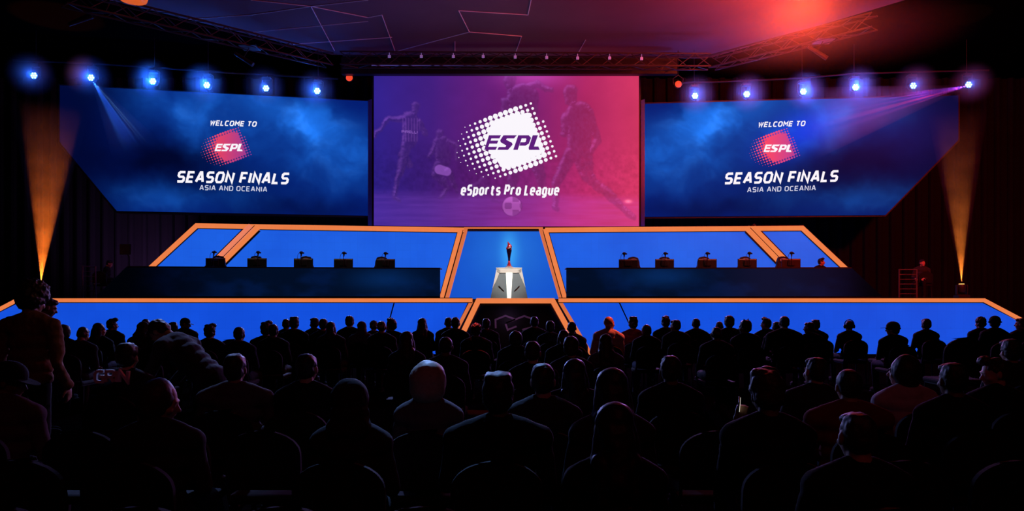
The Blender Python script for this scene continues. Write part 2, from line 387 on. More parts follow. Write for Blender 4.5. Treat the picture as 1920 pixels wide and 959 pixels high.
def sstep(a, b, x): t = np.clip((x - a) / (b - a), 0, 1); return t * t * (3 - 2 * t)

# centre panel: blue emission colour, with a paler glow put in about the trophy
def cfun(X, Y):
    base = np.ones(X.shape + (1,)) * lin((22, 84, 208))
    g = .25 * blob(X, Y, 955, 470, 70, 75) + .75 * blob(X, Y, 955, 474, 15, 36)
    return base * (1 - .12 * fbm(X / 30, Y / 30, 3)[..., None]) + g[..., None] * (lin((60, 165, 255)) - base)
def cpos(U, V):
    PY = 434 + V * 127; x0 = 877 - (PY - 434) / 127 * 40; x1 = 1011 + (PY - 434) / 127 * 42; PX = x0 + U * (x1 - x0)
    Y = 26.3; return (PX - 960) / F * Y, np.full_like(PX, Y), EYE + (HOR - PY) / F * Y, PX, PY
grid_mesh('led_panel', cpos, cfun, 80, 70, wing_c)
bm = bmesh.new(); pxpoly(bm, [(868, 426), (1020, 426), (1058, 561), (828, 561)], 26.33, 0, .2); local(obj('panel_casing', bm, M_STG), wing_c)
bm = bmesh.new(); pxribbon(bm, [(873, 428), (837, 560)], 7.5, 26.0, 0.05, .3); local(obj('post_trim', bm, M_ORG2), wing_c)
bm = bmesh.new(); pxribbon(bm, [(1014, 428), (1052, 560)], 7.5, 26.0, 0.05, .3); local(obj('post_trim', bm, M_ORG2), wing_c)
bm = bmesh.new(); pxpoly(bm, [(877, 429.5), (1010, 429.5), (1011, 433.5), (876, 433.5)], 26.1, 0, .25); local(obj('soffit_strip', bm, mat('soffit_strip', (.02, .03, .08), .5)), wing_c)
bm = bmesh.new(); pxribbon(bm, [(869, 427.6), (1018, 427.6)], 2.2, 26.0, .02, .3); local(obj('post_trim', bm, M_ORG2), wing_c)

# ------------------------------------------------------------------ lettering
GL = {
 'W': (1.25, [[(0, 1), (.22, 0), (.5, .85), (.78, 0), (1, 1)]]), 'E': (.9, [[(1, 1), (0, 1), (0, 0), (1, 0)], [(0, .5), (.92, .5)]]),
 'L': (.78, [[(0, 1), (0, 0), (1, 0)]]), 'C': (.95, [[(1, 1), (.22, 1), (0, .8), (0, .2), (.22, 0), (1, 0)]]),
 'O': (1.05, [[(.22, 1), (.78, 1), (1, .8), (1, .2), (.78, 0), (.22, 0), (0, .2), (0, .8), 'c']]),
 'M': (1.15, [[(0, 0), (0, 1), (.5, .45), (1, 1), (1, 0)]]), 'T': (.95, [[(0, 1), (1, 1)], [(.5, 1), (.5, 0)]]),
 'S': (.95, [[(1, 1), (.2, 1), (0, .88), (0, .62), (.2, .5), (.8, .5), (1, .38), (1, .12), (.8, 0), (0, 0)]]),
 'A': (1.1, [[(0, 0), (.42, 1), (.58, 1), (1, 0)], [(.2, .3), (.8, .3)]]), 'N': (1.0, [[(0, 0), (0, 1), (1, 0), (1, 1)]]),
 'F': (.88, [[(1, 1), (0, 1), (0, 0)], [(0, .48), (.88, .48)]]), 'I': (.0, [[(0, 0), (0, 1)]]),
 'D': (1.0, [[(0, 0), (0, 1), (.78, 1), (1, .8), (1, .2), (.78, 0), 'c']]),
 'R': (.95, [[(0, 0), (0, 1), (.8, 1), (1, .88), (1, .6), (.8, .48), (0, .48)], [(.55, .48), (1, 0)]]),
 'P': (.95, [[(0, 0), (0, 1), (.78, 1), (1, .88), (1, .58), (.78, .44), (0, .44)]]),
 'G': (1.0, [[(1, 1), (.22, 1), (0, .8), (0, .2), (.22, 0), (1, 0), (1, .5), (.55, .5)]]),
 'e': (.9, [[(1, 0), (.3, 0), (0, .12), (0, .6), (.3, .72), (.7, .72), (1, .6), (1, .36), (0, .36)]]),
 'p': (.9, [[(0, -.25), (0, .72), (.7, .72), (1, .6), (1, .12), (.7, 0), (0, 0)]]),
 'o': (.9, [[(.3, .72), (.7, .72), (1, .6), (1, .12), (.7, 0), (.3, 0), (0, .12), (0, .6), 'c']]),
 'r': (.72, [[(0, 0), (0, .72)], [(0, .62), (.4, .72), (1, .72)]]), 't': (.72, [[(.3, .95), (.3, .1), (.55, 0), (1, 0)], [(-.2, .7), (1, .7)]]),
 's': (.85, [[(1, .72), (.25, .72), (0, .62), (0, .47), (.2, .37), (.8, .36), (1, .26), (1, .1), (.75, 0), (0, 0)]]),
 'a': (.9, [[(.1, .72), (.7, .72), (1, .6), (1, 0), (.3, 0), (0, .1), (0, .32), (.3, .42), (1, .42)]]),
 'g': (.9, [[(1, .72), (.3, .72), (0, .6), (0, .12), (.3, 0), (1, 0)], [(1, .72), (1, -.13), (.7, -.25), (0, -.25)]]),
 'u': (.9, [[(0, .72), (0, .12), (.3, 0), (1, 0)], [(1, .72), (1, 0)]]),
}
def text_quads(txt, x0, x1, yb0, yb1, h, stroke, shear=.22, gap=.42, cw=1.0):
    """glyph quads in pixel space ; baseline from (x0,yb0) to (x1,yb1), cap height h"""
    s = stroke
    adv = 0; items = []
    for ch in txt:
        if ch == ' ': adv += .75 * cw; continue
        w, pls = GL[ch]; items.append((adv, w * cw, pls)); adv += w * cw + gap
    tot = adv - gap
    k = (x1 - x0 - s - shear * h * .9) / tot
    out = []
    for a, w, pls in items:
        for pl in pls:
            closed = pl[-1] == 'c'; pts = [q for q in pl if q != 'c']
            pp = []
            for gx, gy in pts:
                yy = s / 2 + gy * (h - s); xx = s / 2 + (a + gx * w) * k + shear * yy
                pp.append((xx, yy))
            for q in ribbon_quads(pp, s, closed):
                o = []
                for xx, yy in q:
                    t = xx / (x1 - x0); o.append((x0 + xx, yb0 + (yb1 - yb0) * t - yy))
                out.append(o)
    return out
def emis(name, c, k=1.):
    return mat(name, (.02, .02, .02), .5, var=0., emit=c, estr=k, spec=.1)
def put_quads(name, quads, Y, material, parent, off=.03, th=.01):
    bm = bmesh.new(); f = Y if callable(Y) else (lambda x: Y)
    for q in quads: prism(bm, [P(x, y, f(x), off) for x, y in q], (0, th, 0))
    o = obj(name, bm, material); local(o, parent); return o

E_POLY = {
 'E': [(272, 357), (380, 357), (366, 385), (294, 385), (287, 405), (356, 405), (345, 432), (277, 432), (266, 460), (346, 460), (332, 488), (230, 488)],
 'S': [(402, 357), (522, 357), (497, 385), (434, 385), (426, 397), (480, 425), (484, 442), (442, 488), (348, 488), (360, 462), (420, 462), (428, 449), (378, 420), (373, 402)],
 'L': [(665, 357), (712, 357), (676, 458), (716, 458), (727, 488), (632, 488), (628, 470)],
}
P_OUT = [(535, 357), (630, 357), (650, 380), (630, 432), (600, 450), (545, 450), (530, 488), (490, 488)]
P_PARTS = [[(535, 357), (630, 357), (650, 380), (608, 392), (604, 385), (566, 385)], [(535, 357), (566, 385), (530, 488), (490, 488)], [(650, 380), (630, 432), (600, 450), (594, 420), (602, 414), (608, 392)], [(600, 450), (545, 450), (555, 420), (594, 420)]]
def logo(parent, Y, cx, cy, k, mwhite, mletter, grad=None, off=.03):
    """dotted quadrilateral with four letters ; k = pixels per drawing unit"""
    def T(x, y): return cx + (x - 479) * k, cy + (y - 422) * k
    f = Y if callable(Y) else (lambda x: Y)
    dots = []
    for j in range(0, 12):
        for i in range(-1, 17):
            x = 648 + i * -45.5 + j * 16.4; y = 70 + i * 16.4 + j * 44.6
            if i == -1 and j < 4: continue
            r = 30.
            if j in (0, 11): r = 23.
            i0 = 10.8 - .125 * (j - 5) ** 2
            r = min(r, 23 - 3.6 * (i - i0))
            if i <= 2:
                right = {-1: 11.5, 0: 11 + (j if j < 4 else min(j + 1, 8) if j < 9 else 7 - (j - 8)), 1: (13 if j == 0 else 20 + j), 2: (17 if j == 0 else 28)}[i]
                if j == 11: right = {-1: 11, 0: 13, 1: 17, 2: 19}[i]
                if j == 1: right = {-1: 0, 0: 12, 1: 15, 2: 19}[i]
                r = min(r, right)
            if r < 3: continue
            dots.append((x, y, min(r, 26.)))
    bm = bmesh.new(); cl = bm.loops.layers.color.new('shown') if False else None
    def add(pts): prism(bm, [P(*T(a, b), f(T(a, b)[0]), off) for a, b in pts], (0, .006, 0))
    for x, y, r in dots:
        n = 14 if k > .15 else 8
        add([(x + r * math.cos(2 * math.pi * t / n), y + r * math.sin(2 * math.pi * t / n)) for t in range(n)])
    core = [(300, 235), (625, 150), (745, 520), (400, 665), (225, 420)]
    bm2 = bmesh.new()
    prism(bm2, [P(*T(a, b), f(T(a, b)[0]), off + .004) for a, b in core], (0, .01, 0))
    me = bpy.data.meshes.new('t'); bm2.to_mesh(me); bm.from_mesh(me); bm2.free(); bpy.data.meshes.remove(me)
    local(obj('logo_shape', bm, mwhite), parent)
    bm = bmesh.new()
    for pl in list(E_POLY.values()) + P_PARTS:
        prism(bm, [P(*T(a, b), f(T(a, b)[0]), off + .02) for a, b in pl], (0, .006, 0))
    o = local(obj('logo_letters', bm, mletter), parent); return o
def gradmat(name, c0, c1, x0, x1):
    m = bpy.data.materials.new(name); m.use_nodes = True; nt = m.node_tree; b = nt.nodes['Principled BSDF']
    b.inputs['Base Color'].default_value = (.01, .01, .01, 1)
    g = nt.nodes.new('ShaderNodeTexCoord'); sx = nt.nodes.new('ShaderNodeSeparateXYZ'); nt.links.new(g.outputs['Object'], sx.inputs[0])
    mr = nt.nodes.new('ShaderNodeMapRange'); mr.inputs[1].default_value = x0; mr.inputs[2].default_value = x1; nt.links.new(sx.outputs['X'], mr.inputs[0])
    r = nt.nodes.new('ShaderNodeValToRGB'); r.color_ramp.elements[0].color = (*c0, 1); r.color_ramp.elements[1].color = (*c1, 1)
    nt.links.new(mr.outputs[0], r.inputs[0]); nt.links.new(r.outputs[0], b.inputs['Emission Color']); b.inputs['Emission Strength'].default_value = 1
    return m

# ------------------------------------------------------------------ centre screen
YC = 26.25
scr = thing('led_screen', 'big central video screen in violet to pink with a white dotted logo', 'screen', (0, YC, 4.1))
def capsule(X, Y, a, b, ra, rb):
    ax, ay = a; bx, by = b; dx = bx - ax; dy = by - ay; t = np.clip(((X - ax) * dx + (Y - ay) * dy) / (dx * dx + dy * dy + 1e-6), 0, 1)
    return np.hypot(X - ax - t * dx, Y - ay - t * dy) - (ra + (rb - ra) * t)
def figure(X, Y, parts):
    d = np.full(X.shape, 1e3)
    for a, b, ra, rb in parts: d = np.minimum(d, capsule(X, Y, a, b, ra, rb))
    return d
FIGS = [
 # running player, arms out
 ([((780, 199), (779, 207), 8, 7), ((779, 210), (776, 218), 5, 6), ((770, 226), (770, 262), 17, 15), ((756, 224), (730, 222), 7, 5), ((730, 222), (708, 246), 5, 4), ((708, 246), (703, 258), 4, 3),
   ((786, 228), (797, 250), 7, 5), ((797, 250), (790, 236), 5, 3), ((764, 268), (756, 292), 11, 9), ((756, 292), (768, 310), 8, 6), ((758, 296), (744, 345), 9, 5), ((744, 345), (738, 370), 5, 4), ((738, 372), (750, 378), 4, 3)], 1.0, 1),
 ([((824, 250), (824, 258), 8, 7), ((828, 268), (832, 300), 15, 14), ((840, 266), (858, 275), 6, 5), ((858, 275), (858, 300), 5, 4), ((817, 270), (806, 292), 6, 4), ((826, 310), (820, 328), 13, 10), ((822, 330), (838, 352), 8, 5), ((838, 352), (826, 372), 5, 4), ((838, 320), (858, 360), 8, 4)], .8, 0),
 ([((955, 148), (956, 160), 12, 10), ((958, 170), (966, 184), 8, 10), ((980, 186), (975, 270), 30, 26), ((975, 168), (1008, 158), 9, 7), ((1008, 158), (1034, 170), 7, 5), ((950, 190), (944, 215), 10, 8), ((968, 280), (960, 350), 16, 9), ((1000, 280), (1016, 345), 15, 8)], 1.0, 0),
 ([((1068, 172), (1070, 184), 14, 12), ((1076, 194), (1082, 206), 9, 12), ((1085, 216), (1086, 280), 26, 23), ((1104, 214), (1120, 262), 11, 8), ((1120, 262), (1108, 285), 8, 6), ((1062, 220), (1058, 252), 10, 7), ((1090, 290), (1100, 330), 20, 13), ((1100, 330), (1150, 372), 12, 8), ((1150, 372), (1186, 408), 7, 5), ((1070, 290), (1042, 345), 15, 9), ((1042, 345), (1042, 385), 7, 5), ((1040, 388), (1046, 394), 6, 4)], 1.0, 0),
 ([((905, 340), (925, 372), 10, 6), ((925, 372), (935, 378), 5, 3), ((895, 345), (862, 372), 7, 4)], .5, 0),
]
def scfun(X, Y):
    t = np.clip((X - 701) / 497, 0, 1); out = np.zeros(X.shape + (3,))
    ks = [0, .22, .45, .62, .8, 1.]; cs = [lin((52, 36, 148)), lin((72, 34, 136)), lin((114, 34, 130)), lin((150, 40, 128)), lin((196, 46, 112)), lin((222, 58, 104))]
    tt = t + .03 * sstep(160, 430, Y) * np.sin(np.pi * t)
    tt = np.clip(tt, 0, 1)
    for c in range(3): out[..., c] = np.interp(tt, ks, [q[c] for q in cs])
    out *= (1 - .22 * (fbm(X / 55, Y / 42, 11)[..., None] - .3))
    out *= (1 - .28 * blob(X, Y, 830, 330, 150, 60)[..., None]) * (1 - .18 * blob(X, Y, 1000, 240, 160, 90)[..., None])
    out += blob(X, Y, 1000, 142, 55, 18)[..., None] * lin((200, 80, 190)) * .4; out *= .92
    # pitch below
    g = sstep(352, 372, Y - (X - 700) * .02); out += (g * (.22 + .3 * (fbm(X / 60, Y / 5, 21) - .4)))[..., None] * lin((110, 60, 160))
    crowd = (1 - g) * (fbm(X / 7, Y / 7, 31) - .5) * sstep(230, 330, Y) * .5; out *= (1 + crowd)[..., None]
    hi = lin((160, 96, 200))
    WX = X + 9 * (fbm(X / 14, Y / 14, 61) - .5); WY = Y + 9 * (fbm(X / 14, Y / 14, 62) - .5)
    for parts, k, stripes in FIGS:
        d = figure(WX, WY, parts); ins = sstep(2.0, -2.2, d)
        out *= (1 - .30 * k * ins)[..., None]
        gy = np.gradient(d, axis=0); gx = np.gradient(d, axis=1); nlen = np.hypot(gx, gy) + 1e-6
        lit = np.clip((-gx - gy * 1.1) / nlen * -1 if False else (-gy * .9 - gx * .5) / nlen, 0, 1) * np.exp(-(d + 3) ** 2 / 12.) * ins * (.3 + 1.2 * fbm(X / 9, Y / 9, 63))
        out += (lit * k * .34)[..., None] * (hi * .6 + out * .9)
        nz = fbm(X / 4, Y / 5, 41); out += (ins * k * .10 * nz)[..., None] * hi
        if stripes:
            st = ins * (np.abs(Y - 243) < 22) * (np.abs(X - 771) < 17) * (np.sin(X * 1.15) > .1); out += (st * .10)[..., None] * hi
    sh = (sstep(1, -1, capsule(X, Y, (824, 318), (838, 322), 9, 8)))[..., None]; out += sh * hi * .45
    bd = np.hypot(X - 960, Y - 387)
    out = out * (1 - .35 * sstep(20, 18, bd)[..., None]) + (sstep(19, 17, bd) * (.35 + .4 * np.clip(-(Y - 384) / 18, 0, 1)) * (.6 + .8 * (np.sin((X - 960) * .22) * np.sin((Y - 380) * .25) > -.1)))[..., None] * lin((200, 110, 205)) * .8
    out += blob(X, Y, 1178, 378, 6, 3)[..., None] * lin((255, 130, 150)) * .8
    return out
def scpos(U, V):
    PX = 701 + U * 497; PY = 138 + V * 287
    return (PX - 960) / F * YC, np.full_like(PX, YC), EYE + (HOR - PY) / F * YC, PX, PY
grid_mesh('display', scpos, scfun, 370, 215, scr)
bm = bmesh.new(); pxpoly(bm, [(697, 134), (1202, 134), (1202, 428), (697, 428)], YC + .02, 0, .35); local(obj('casing', bm, M_STG), scr)
M_WHITE = emis('shown_white', (.95, .92, .98)); M_WHITE2 = emis('shown_white_soft', (.62, .64, .80))
logo(scr, YC, 960, 268, 1 / 4.795, M_WHITE, emis('shown_purple', L3(88, 30, 122)))
o = put_quads('lettering', text_quads('eSports Pro League', 863, 1050, 367, 367, 20.5, 3.7, shear=.16, gap=.66, cw=.80), YC, M_WHITE, scr)
o['label'] = 'white slanted words eSports Pro League'
put_quads('lettering', text_quads('PIRELLI', 753, 783, 249.5, 251, 5, 1.1, shear=0), YC, emis('shown_mauve', L3(128, 84, 178)), scr, off=.02)
# side fairings, a blue reflection put into their base colour
for sx, x0, x1 in ((-1, 690, 697), (1, 1202, 1209)):
    bm = bmesh.new(); pxpoly(bm, [(min(x0, x1), 188), (max(x0, x1), 186), (max(x0, x1), 424), (min(x0, x1), 424)], YC - .02, 0, .3)
    local(obj('side_fairing', bm, mat('fairing_blue_reflection', (.03, .06, .22), .3)), scr)

# ------------------------------------------------------------------ side screens
def yL(px): return 26.3 / (1 + .073 * (695 - px) / 525.)
def yR(px): return 26.3 / (1 + .045 * (px - 1200) / 560.)
def cloudfun(mir):
    def f(X, Y):
        Xo = X
        X = 695 - (Xo - 1202) * .93 if mir else X    # content of the right screen mirrors the left
        out = np.ones(X.shape + (1,)) * lin((3, 28, 112))
        wx = X + 26 * (fbm(X / 60, Y / 60, 7) - .5) * 2; wy = Y + 22 * (fbm(X / 60, Y / 60, 8) - .5) * 2
        n = fbm(wx / 75, wy / 60, 9)
        b = .95 * blob(wx, wy, 580, 232, 130, 44, 22) + .45 * blob(wx, wy, 500, 200, 120, 22, 28) + .55 * blob(wx, wy, 625, 300, 80, 44, 0) + .4 * blob(wx, wy, 405, 222, 90, 60, 25) + .38 * blob(wx, wy, 300, 205, 120, 40, 30) + .35 * blob(wx, wy, 330, 370, 160, 30)
        b = b * (.5 + 1.0 * sstep(.3, .75, n))
        out = out + b[..., None] * (lin((26, 102, 214)) - out) * .95
        out = out + sstep(.45, .8, fbm(wx / 38, wy / 34, 15))[..., None] * b[..., None] * lin((70, 140, 220)) * .12
        dk = blob(wx, wy, 330, 300, 120, 40) * .65 + blob(wx, wy, 560, 392, 150, 26) * .5 + blob(wx, wy, 250, 300, 90, 70) * .35 + blob(wx, wy, 430, 345, 120, 30) * .35
        out = out * (1 - np.clip(dk, 0, .85))[..., None]
        fade = .22 + .78 * sstep(150, 330, X + (Y - 160) * .12)
        out = out * fade[..., None]
        if mir:
            out = out * (1 - .35 * blob(Xo, Y, 1640, 330, 160, 90))[..., None] + blob(Xo, Y, 1640, 250, 150, 80)[..., None] * lin((54, 22, 92)) * .35 + blob(Xo, Y, 1510, 245, 70, 34, -25)[..., None] * lin((8, 40, 205)) * .8
        return out
    return f
def sidescreen(side):
    left = side < 0
    t = thing('led_screen', ('left' if left else 'right') + ' angled side screen with SEASON FINALS over drifting blue clouds', 'screen', (-9.5 if left else 9.5, 25.5, 4.4))
    yf = yL if left else yR
    def pos(U, V):
        if left:
            # outer edge: vertical then slanting in
            PYo = 160 + V * 237
            xo = np.where(PYo < 268, 112 + (PYo - 160) * .0, 112 + (PYo - 268) * (107 / 129.)); xi = 695
            PX = xo + U * (xi - xo); s = (695 - PX) / 525.
            top = 190 - 27 * s; bot = 405 - 10 * s
        else:
            PYo = 178 + V * 225
            xo = np.where(PYo < 262, 1797, 1797 - (PYo - 262) * (137 / 141.)); xi = 1202
            PX = xi + U * (xo - xi); s = (PX - 1200) / 560.
            top = 195 - 15 * s; bot = 407 - 4 * s
        PY = top + V * (bot - top); Y = yf(PX)
        return (PX - 960) / F * Y, Y, EYE + (HOR - PY) / F * Y, PX, PY
    grid_mesh('display', pos, cloudfun(not left), 230, 90, t)
    bm = bmesh.new()
    if left: pl = [(108, 157), (698, 188), (698, 408), (216, 399), (108, 270)]
    else: pl = [(1199, 192), (1801, 176), (1801, 264), (1662, 406), (1199, 410)]
    prism(bm, [P(x, y, yf(x), -.04) for x, y in pl], (0, .3, 0)); local(obj('casing', bm, M_STG), t)
    if left:
        tx = [('WELCOME TO', 394, 483, 236, 238.5, 10, 1.9, M_WHITE), ('SEASON FINALS', 331, 545, 343, 346.5, 22, 4.3, M_WHITE), ('ASIA AND OCEANIA', 375, 502, 357, 360.5, 9.5, 1.5, M_WHITE2)]; c = (430, 277.5)
    else:
        tx = [('WELCOME TO', 1420, 1510, 239.5, 237, 10, 1.9, M_WHITE), ('SEASON FINALS', 1356, 1573, 346.5, 341.5, 22, 4.3, M_WHITE), ('ASIA AND OCEANIA', 1400, 1529, 361.5, 357.5, 9.5, 1.5, M_WHITE2)]; c = (1456.5, 279)
    for s_, x0, x1, a, b, h, st, m_ in tx:
        o = put_quads('lettering', text_quads(s_, x0, x1, a, b, h, st, shear=.24 if s_[0] != 'A' else .08, gap=.60, cw=1.0), yf, m_, t, off=.05)
        o['label'] = 'words ' + s_
    cx3 = P(c[0], 0, yf(c[0])).x; w3 = 45 / F * 25.6
    logo(t, yf, c[0], c[1], .505 / 4.795, gradmat('logo_red_' + ('l' if left else 'r'), L3(232, 66, 92), L3(128, 56, 150), cx3 - w3 * .5, cx3 + w3), M_WHITE, off=.05)
    return t
sidescreen(-1); sidescreen(1)

# ------------------------------------------------------------------ desks
def ydl(px): return 23.6 * 55 / (55 + 3 * (825 - px) / 587.)
def ydr(px): return 23.6 * 55 / (55 + 1.2 * (px - 1062) / 530.)
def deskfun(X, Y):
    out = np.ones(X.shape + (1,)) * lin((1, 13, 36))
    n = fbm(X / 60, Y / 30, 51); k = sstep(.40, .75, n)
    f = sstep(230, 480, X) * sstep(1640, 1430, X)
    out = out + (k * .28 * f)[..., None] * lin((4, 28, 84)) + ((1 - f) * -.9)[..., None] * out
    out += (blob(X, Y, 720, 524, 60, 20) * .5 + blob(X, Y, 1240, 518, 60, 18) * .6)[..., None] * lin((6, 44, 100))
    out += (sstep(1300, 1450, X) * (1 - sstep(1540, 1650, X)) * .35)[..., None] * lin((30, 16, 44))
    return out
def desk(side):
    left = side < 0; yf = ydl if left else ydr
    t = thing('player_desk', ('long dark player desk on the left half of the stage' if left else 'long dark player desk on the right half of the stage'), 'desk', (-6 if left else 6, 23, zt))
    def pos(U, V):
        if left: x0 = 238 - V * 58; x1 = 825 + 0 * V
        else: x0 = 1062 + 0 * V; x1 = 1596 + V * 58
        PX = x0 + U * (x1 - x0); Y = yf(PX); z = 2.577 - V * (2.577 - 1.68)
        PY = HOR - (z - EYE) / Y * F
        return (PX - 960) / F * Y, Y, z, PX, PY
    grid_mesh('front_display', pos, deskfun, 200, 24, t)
    def q(x, z, off): Y = yf(x); return Vector(((x - 960) / F * Y, Y - off, z))
    xs = (238, 825) if left else (1062, 1596); xb = (180, 825) if left else (1062, 1654)
    bm = bmesh.new(); prism(bm, [q(xs[0], 2.577, -.02), q(xs[1], 2.577, -.02), q(xb[1], 1.602, -.02), q(xb[0], 1.602, -.02)], (0, .06, 0)); local(obj('front_panel', bm, M_STG), t)
    bm = bmesh.new(); prism(bm, [q(xs[0], 2.585, .02), q(xs[1], 2.585, .02), q(xs[1], 2.585, -.75), q(xs[0], 2.585, -.75)], (0, 0, -.04)); local(obj('desktop', bm, M_STG), t)
    for x in ((xs[0] + 20, xs[0] + (xs[1] - xs[0]) * .5, xs[1] - 8)):
        bm = bmesh.new(); box(bm, q(x, 2.07, -.42), (.05, .6, .94)); local(obj('side_panel', bm, M_STG), t)
    return t
desk(-1); desk(1)

# ------------------------------------------------------------------ monitors, microphones and chairs on stage
M_MON = mat('monitor_shell', (.02, .022, .02), .4); M_OLIVE = mat('monitor_top', (.36, .38, .24), .5)
M_MET = mat('dark_metal', (.05, .05, .055), .35, metal=.8)
def make_monitor():
    t = thing('monitor', '', 'monitor')
    bm = bmesh.new(); box(bm, (0, 0, .142), (.60, .035, .276), bev=.008); obj('back_shell', bm, M_MON, t)
    bm = bmesh.new(); box(bm, (0, -.02, .255), (.56, .03, .03), bev=.006); obj('lit_top_edge', bm, M_OLIVE, t)  # light on the monitor top put into a pale olive strip
    bm = bmesh.new(); box(bm, (0, -.045, .14), (.22, .05, .16), bev=.01); obj('rear_housing', bm, M_MON, t)
    bm = bmesh.new(); tube(bm, (0, .0, .0), (0, 0, .1), .025, n=10); box(bm, (0, 0, .008), (.3, .18, .016), bev=.004); obj('stand', bm, M_MON, t)
    bm = bmesh.new(); box(bm, (0, .02, .155), (.57, .006, .22)); obj('screen', bm, emis('monitor_glow', L3(60, 70, 90), .6), t)
    return t
def make_mic():
    t = thing('desk_microphone', '', 'microphone')
    bm = bmesh.new(); lathe(bm, [(.06, 0), (.06, .012), (.02, .02)], n=16); obj('base', bm, M_MET, t)
    bm = bmesh.new(); path_tube(bm, [(0, 0, .01), (0, 0, .36), (.01, .01, .40), (.03, .02, .43)], .011); obj('stem', bm, M_MET, t)
    bm = bmesh.new(); ell(bm, (.01, .02, .455), (.062, .06, .046)); tube(bm, (.04, .02, .45), (.095, .03, .44), .024, n=8); tube(bm, (.01, .02, .42), (.01, .01, .34), .03, .014, n=8); obj('head', bm, M_MON, t, smooth=True)
    bm = bmesh.new()
    pts = [(-.03 - .075 * math.sin(a), 0, .30 + .15 * math.cos(a)) for a in np.linspace(.1, math.pi - .2, 9)]
    path_tube(bm, pts, .006, 5); obj('cable', bm, M_MON, t)
    return t
def make_gamechair():
    t = thing('gaming_chair', '', 'chair')
    m = mat('chair_leather', (.03, .034, .032), .4)
    bm = bmesh.new()
    prof = [(-.25, .55), (-.27, .85), (-.2, 1.0), (-.19, 1.12), (-.14, 1.24), (0, 1.27), (.14, 1.24), (.19, 1.12), (.2, 1.0), (.27, .85), (.25, .55)]
    prism(bm, [Vector((x, .12, z)) for x, z in prof], (0, .09, 0)); bmesh.ops.bevel(bm, geom=[e for e in bm.edges], offset=.012, segments=2, affect='EDGES'); obj('backrest', bm, m, t)
    bm = bmesh.new(); ell(bm, (0, .10, 1.14), (.13, .05, .07)); obj('headrest', bm, M_OLIVE, t, True)
    bm = bmesh.new(); box(bm, (0, -.1, .48), (.52, .52, .1), bev=.03); obj('seat', bm, m, t)
    for s in (-1, 1):
        bm = bmesh.new(); box(bm, (s * .3, -.08, .68), (.07, .28, .03), bev=.01); tube(bm, (s * .3, -.05, .45), (s * .3, -.05, .67), .02); obj('armrest', bm, M_MON, t)
    bm = bmesh.new(); tube(bm, (0, -.05, .1), (0, -.05, .45), .03)
    for k in range(5):
        a = 2 * math.pi * k / 5; tube(bm, (0, -.05, .11), (.3 * math.cos(a), -.05 + .3 * math.sin(a), .06), .02); ell(bm, (.3 * math.cos(a), -.05 + .3 * math.sin(a), .03), (.03, .03, .03), u=8, v=6)
    obj('star_base', bm, M_MON, t); return t
mon0, mic0, gch0 = make_monitor(), make_mic(), make_gamechair()
ordn = ['first', 'second', 'third', 'fourth', 'fifth']
# pixel column of monitor, of mic, chair column (None: no chair top shown)
setL = [(404, 400, 407), (482, 483, 475), (569, 564, 572), (644, 644, None), (723, 722, 716)]
setR = [(1178, 1170, 1190), (1246, 1247, 1246), (1326, 1326, 1323), (1401, 1405, 1400), (1483, 1484, 1473)]
used = {'mon': False, 'mic': False, 'gch': False}
def place(kind, first, loc, rz=0, scale=None):
    if not used[kind]:
        used[kind] = True; first.location = loc; first.rotation_euler = (0, 0, rz)
        return first
    return dup(first, loc, rz, scale)
for left, st in ((True, setL), (False, setR)):
    yf = ydl if left else ydr; dn = 'left' if left else 'right'
    for i, (xm, xi, xc) in enumerate(st):
        which = (ordn[i] + ' from the outer end' if left else ordn[4 - i] + ' from the outer end')
        Y = yf(xm) + .30
        o = place('mon', mon0, ((xm - 960) / F * Y, Y, 2.585), 0)
        if not left and i == 0: o.rotation_euler.z = math.radians(-8)
        tag(o, f'black monitor seen from behind on the {dn} player desk, {which}', 'monitor', 'monitors on the player desks')
        Y = yf(xi) + .16
        o = place('mic', mic0, ((xi - 960) / F * Y, Y, 2.585), 0)
        tag(o, f'slim desk microphone with looped cable on the {dn} player desk, {which}', 'microphone', 'microphones on the player desks')
        if xc is not None:
            Y = yf(xc) + 1.05
            o = place('gch', gch0, ((xc - 960) / F * Y, Y, zt), math.radians([8, -10, 5, 0, 12][i])); o.scale = (1.1,) * 3
            tag(o, f'dark gaming chair behind the {dn} player desk, {which}', 'chair', 'gaming chairs behind the player desks')

# ------------------------------------------------------------------ pedestal and trophy
YP = 22.7
zp = 1.6; px_ = lambda x: (x - 960) / F * YP
ped = thing('pedestal', 'white tapered pedestal under the trophy at centre stage', 'pedestal', (px_(954.6), YP, zp))
hp = EYE + (HOR - 504.5) / F * YP - zp
M_PW = mat('pedestal_white', (.80, .80, .74), .45); M_PG = mat('pedestal_grey', (.22, .28, .31), .5)
w0, w1 = 34.5 / F * YP, 23 / F * YP
bm = bmesh.new(); A = [bm.verts.new((x * w0, y * w0 * .8, 0)) for x, y in ((-1, -1), (1, -1), (1, 1), (-1, 1))]; B = [bm.verts.new((x * w1, y * w1 * .8, hp)) for x, y in ((-1, -1), (1, -1), (1, 1), (-1, 1))]
bm.faces.new(A[::-1]); bm.faces.new(B)
for i in range(4): bm.faces.new((A[i], A[(i + 1) % 4], B[(i + 1) % 4], B[i]))
obj('body', bm, M_PG, ped)
def pf(u, v, off=.006):    # point on front face; u in -1..1, v 0 bottom..1 top
    w = w0 + (w1 - w0) * v; return Vector((u * w, -w * .8 - off, hp * v))
def pface(name, polys, m, th=.012, off=.012):
    bm = bmesh.new()
    for pl in polys: prism(bm, [pf(u, v, off) for u, v in pl], (0, th, 0))
    return obj(name, bm, m, ped)
pface('centre_strip', [[(-.24, .86), (.26, .86), (.10, 0.0), (-.10, 0.0)]], mat('strip_light', (.8, .8, .75), .4, emit=(.95, .92, .80), estr=.9, var=.02), off=.02)
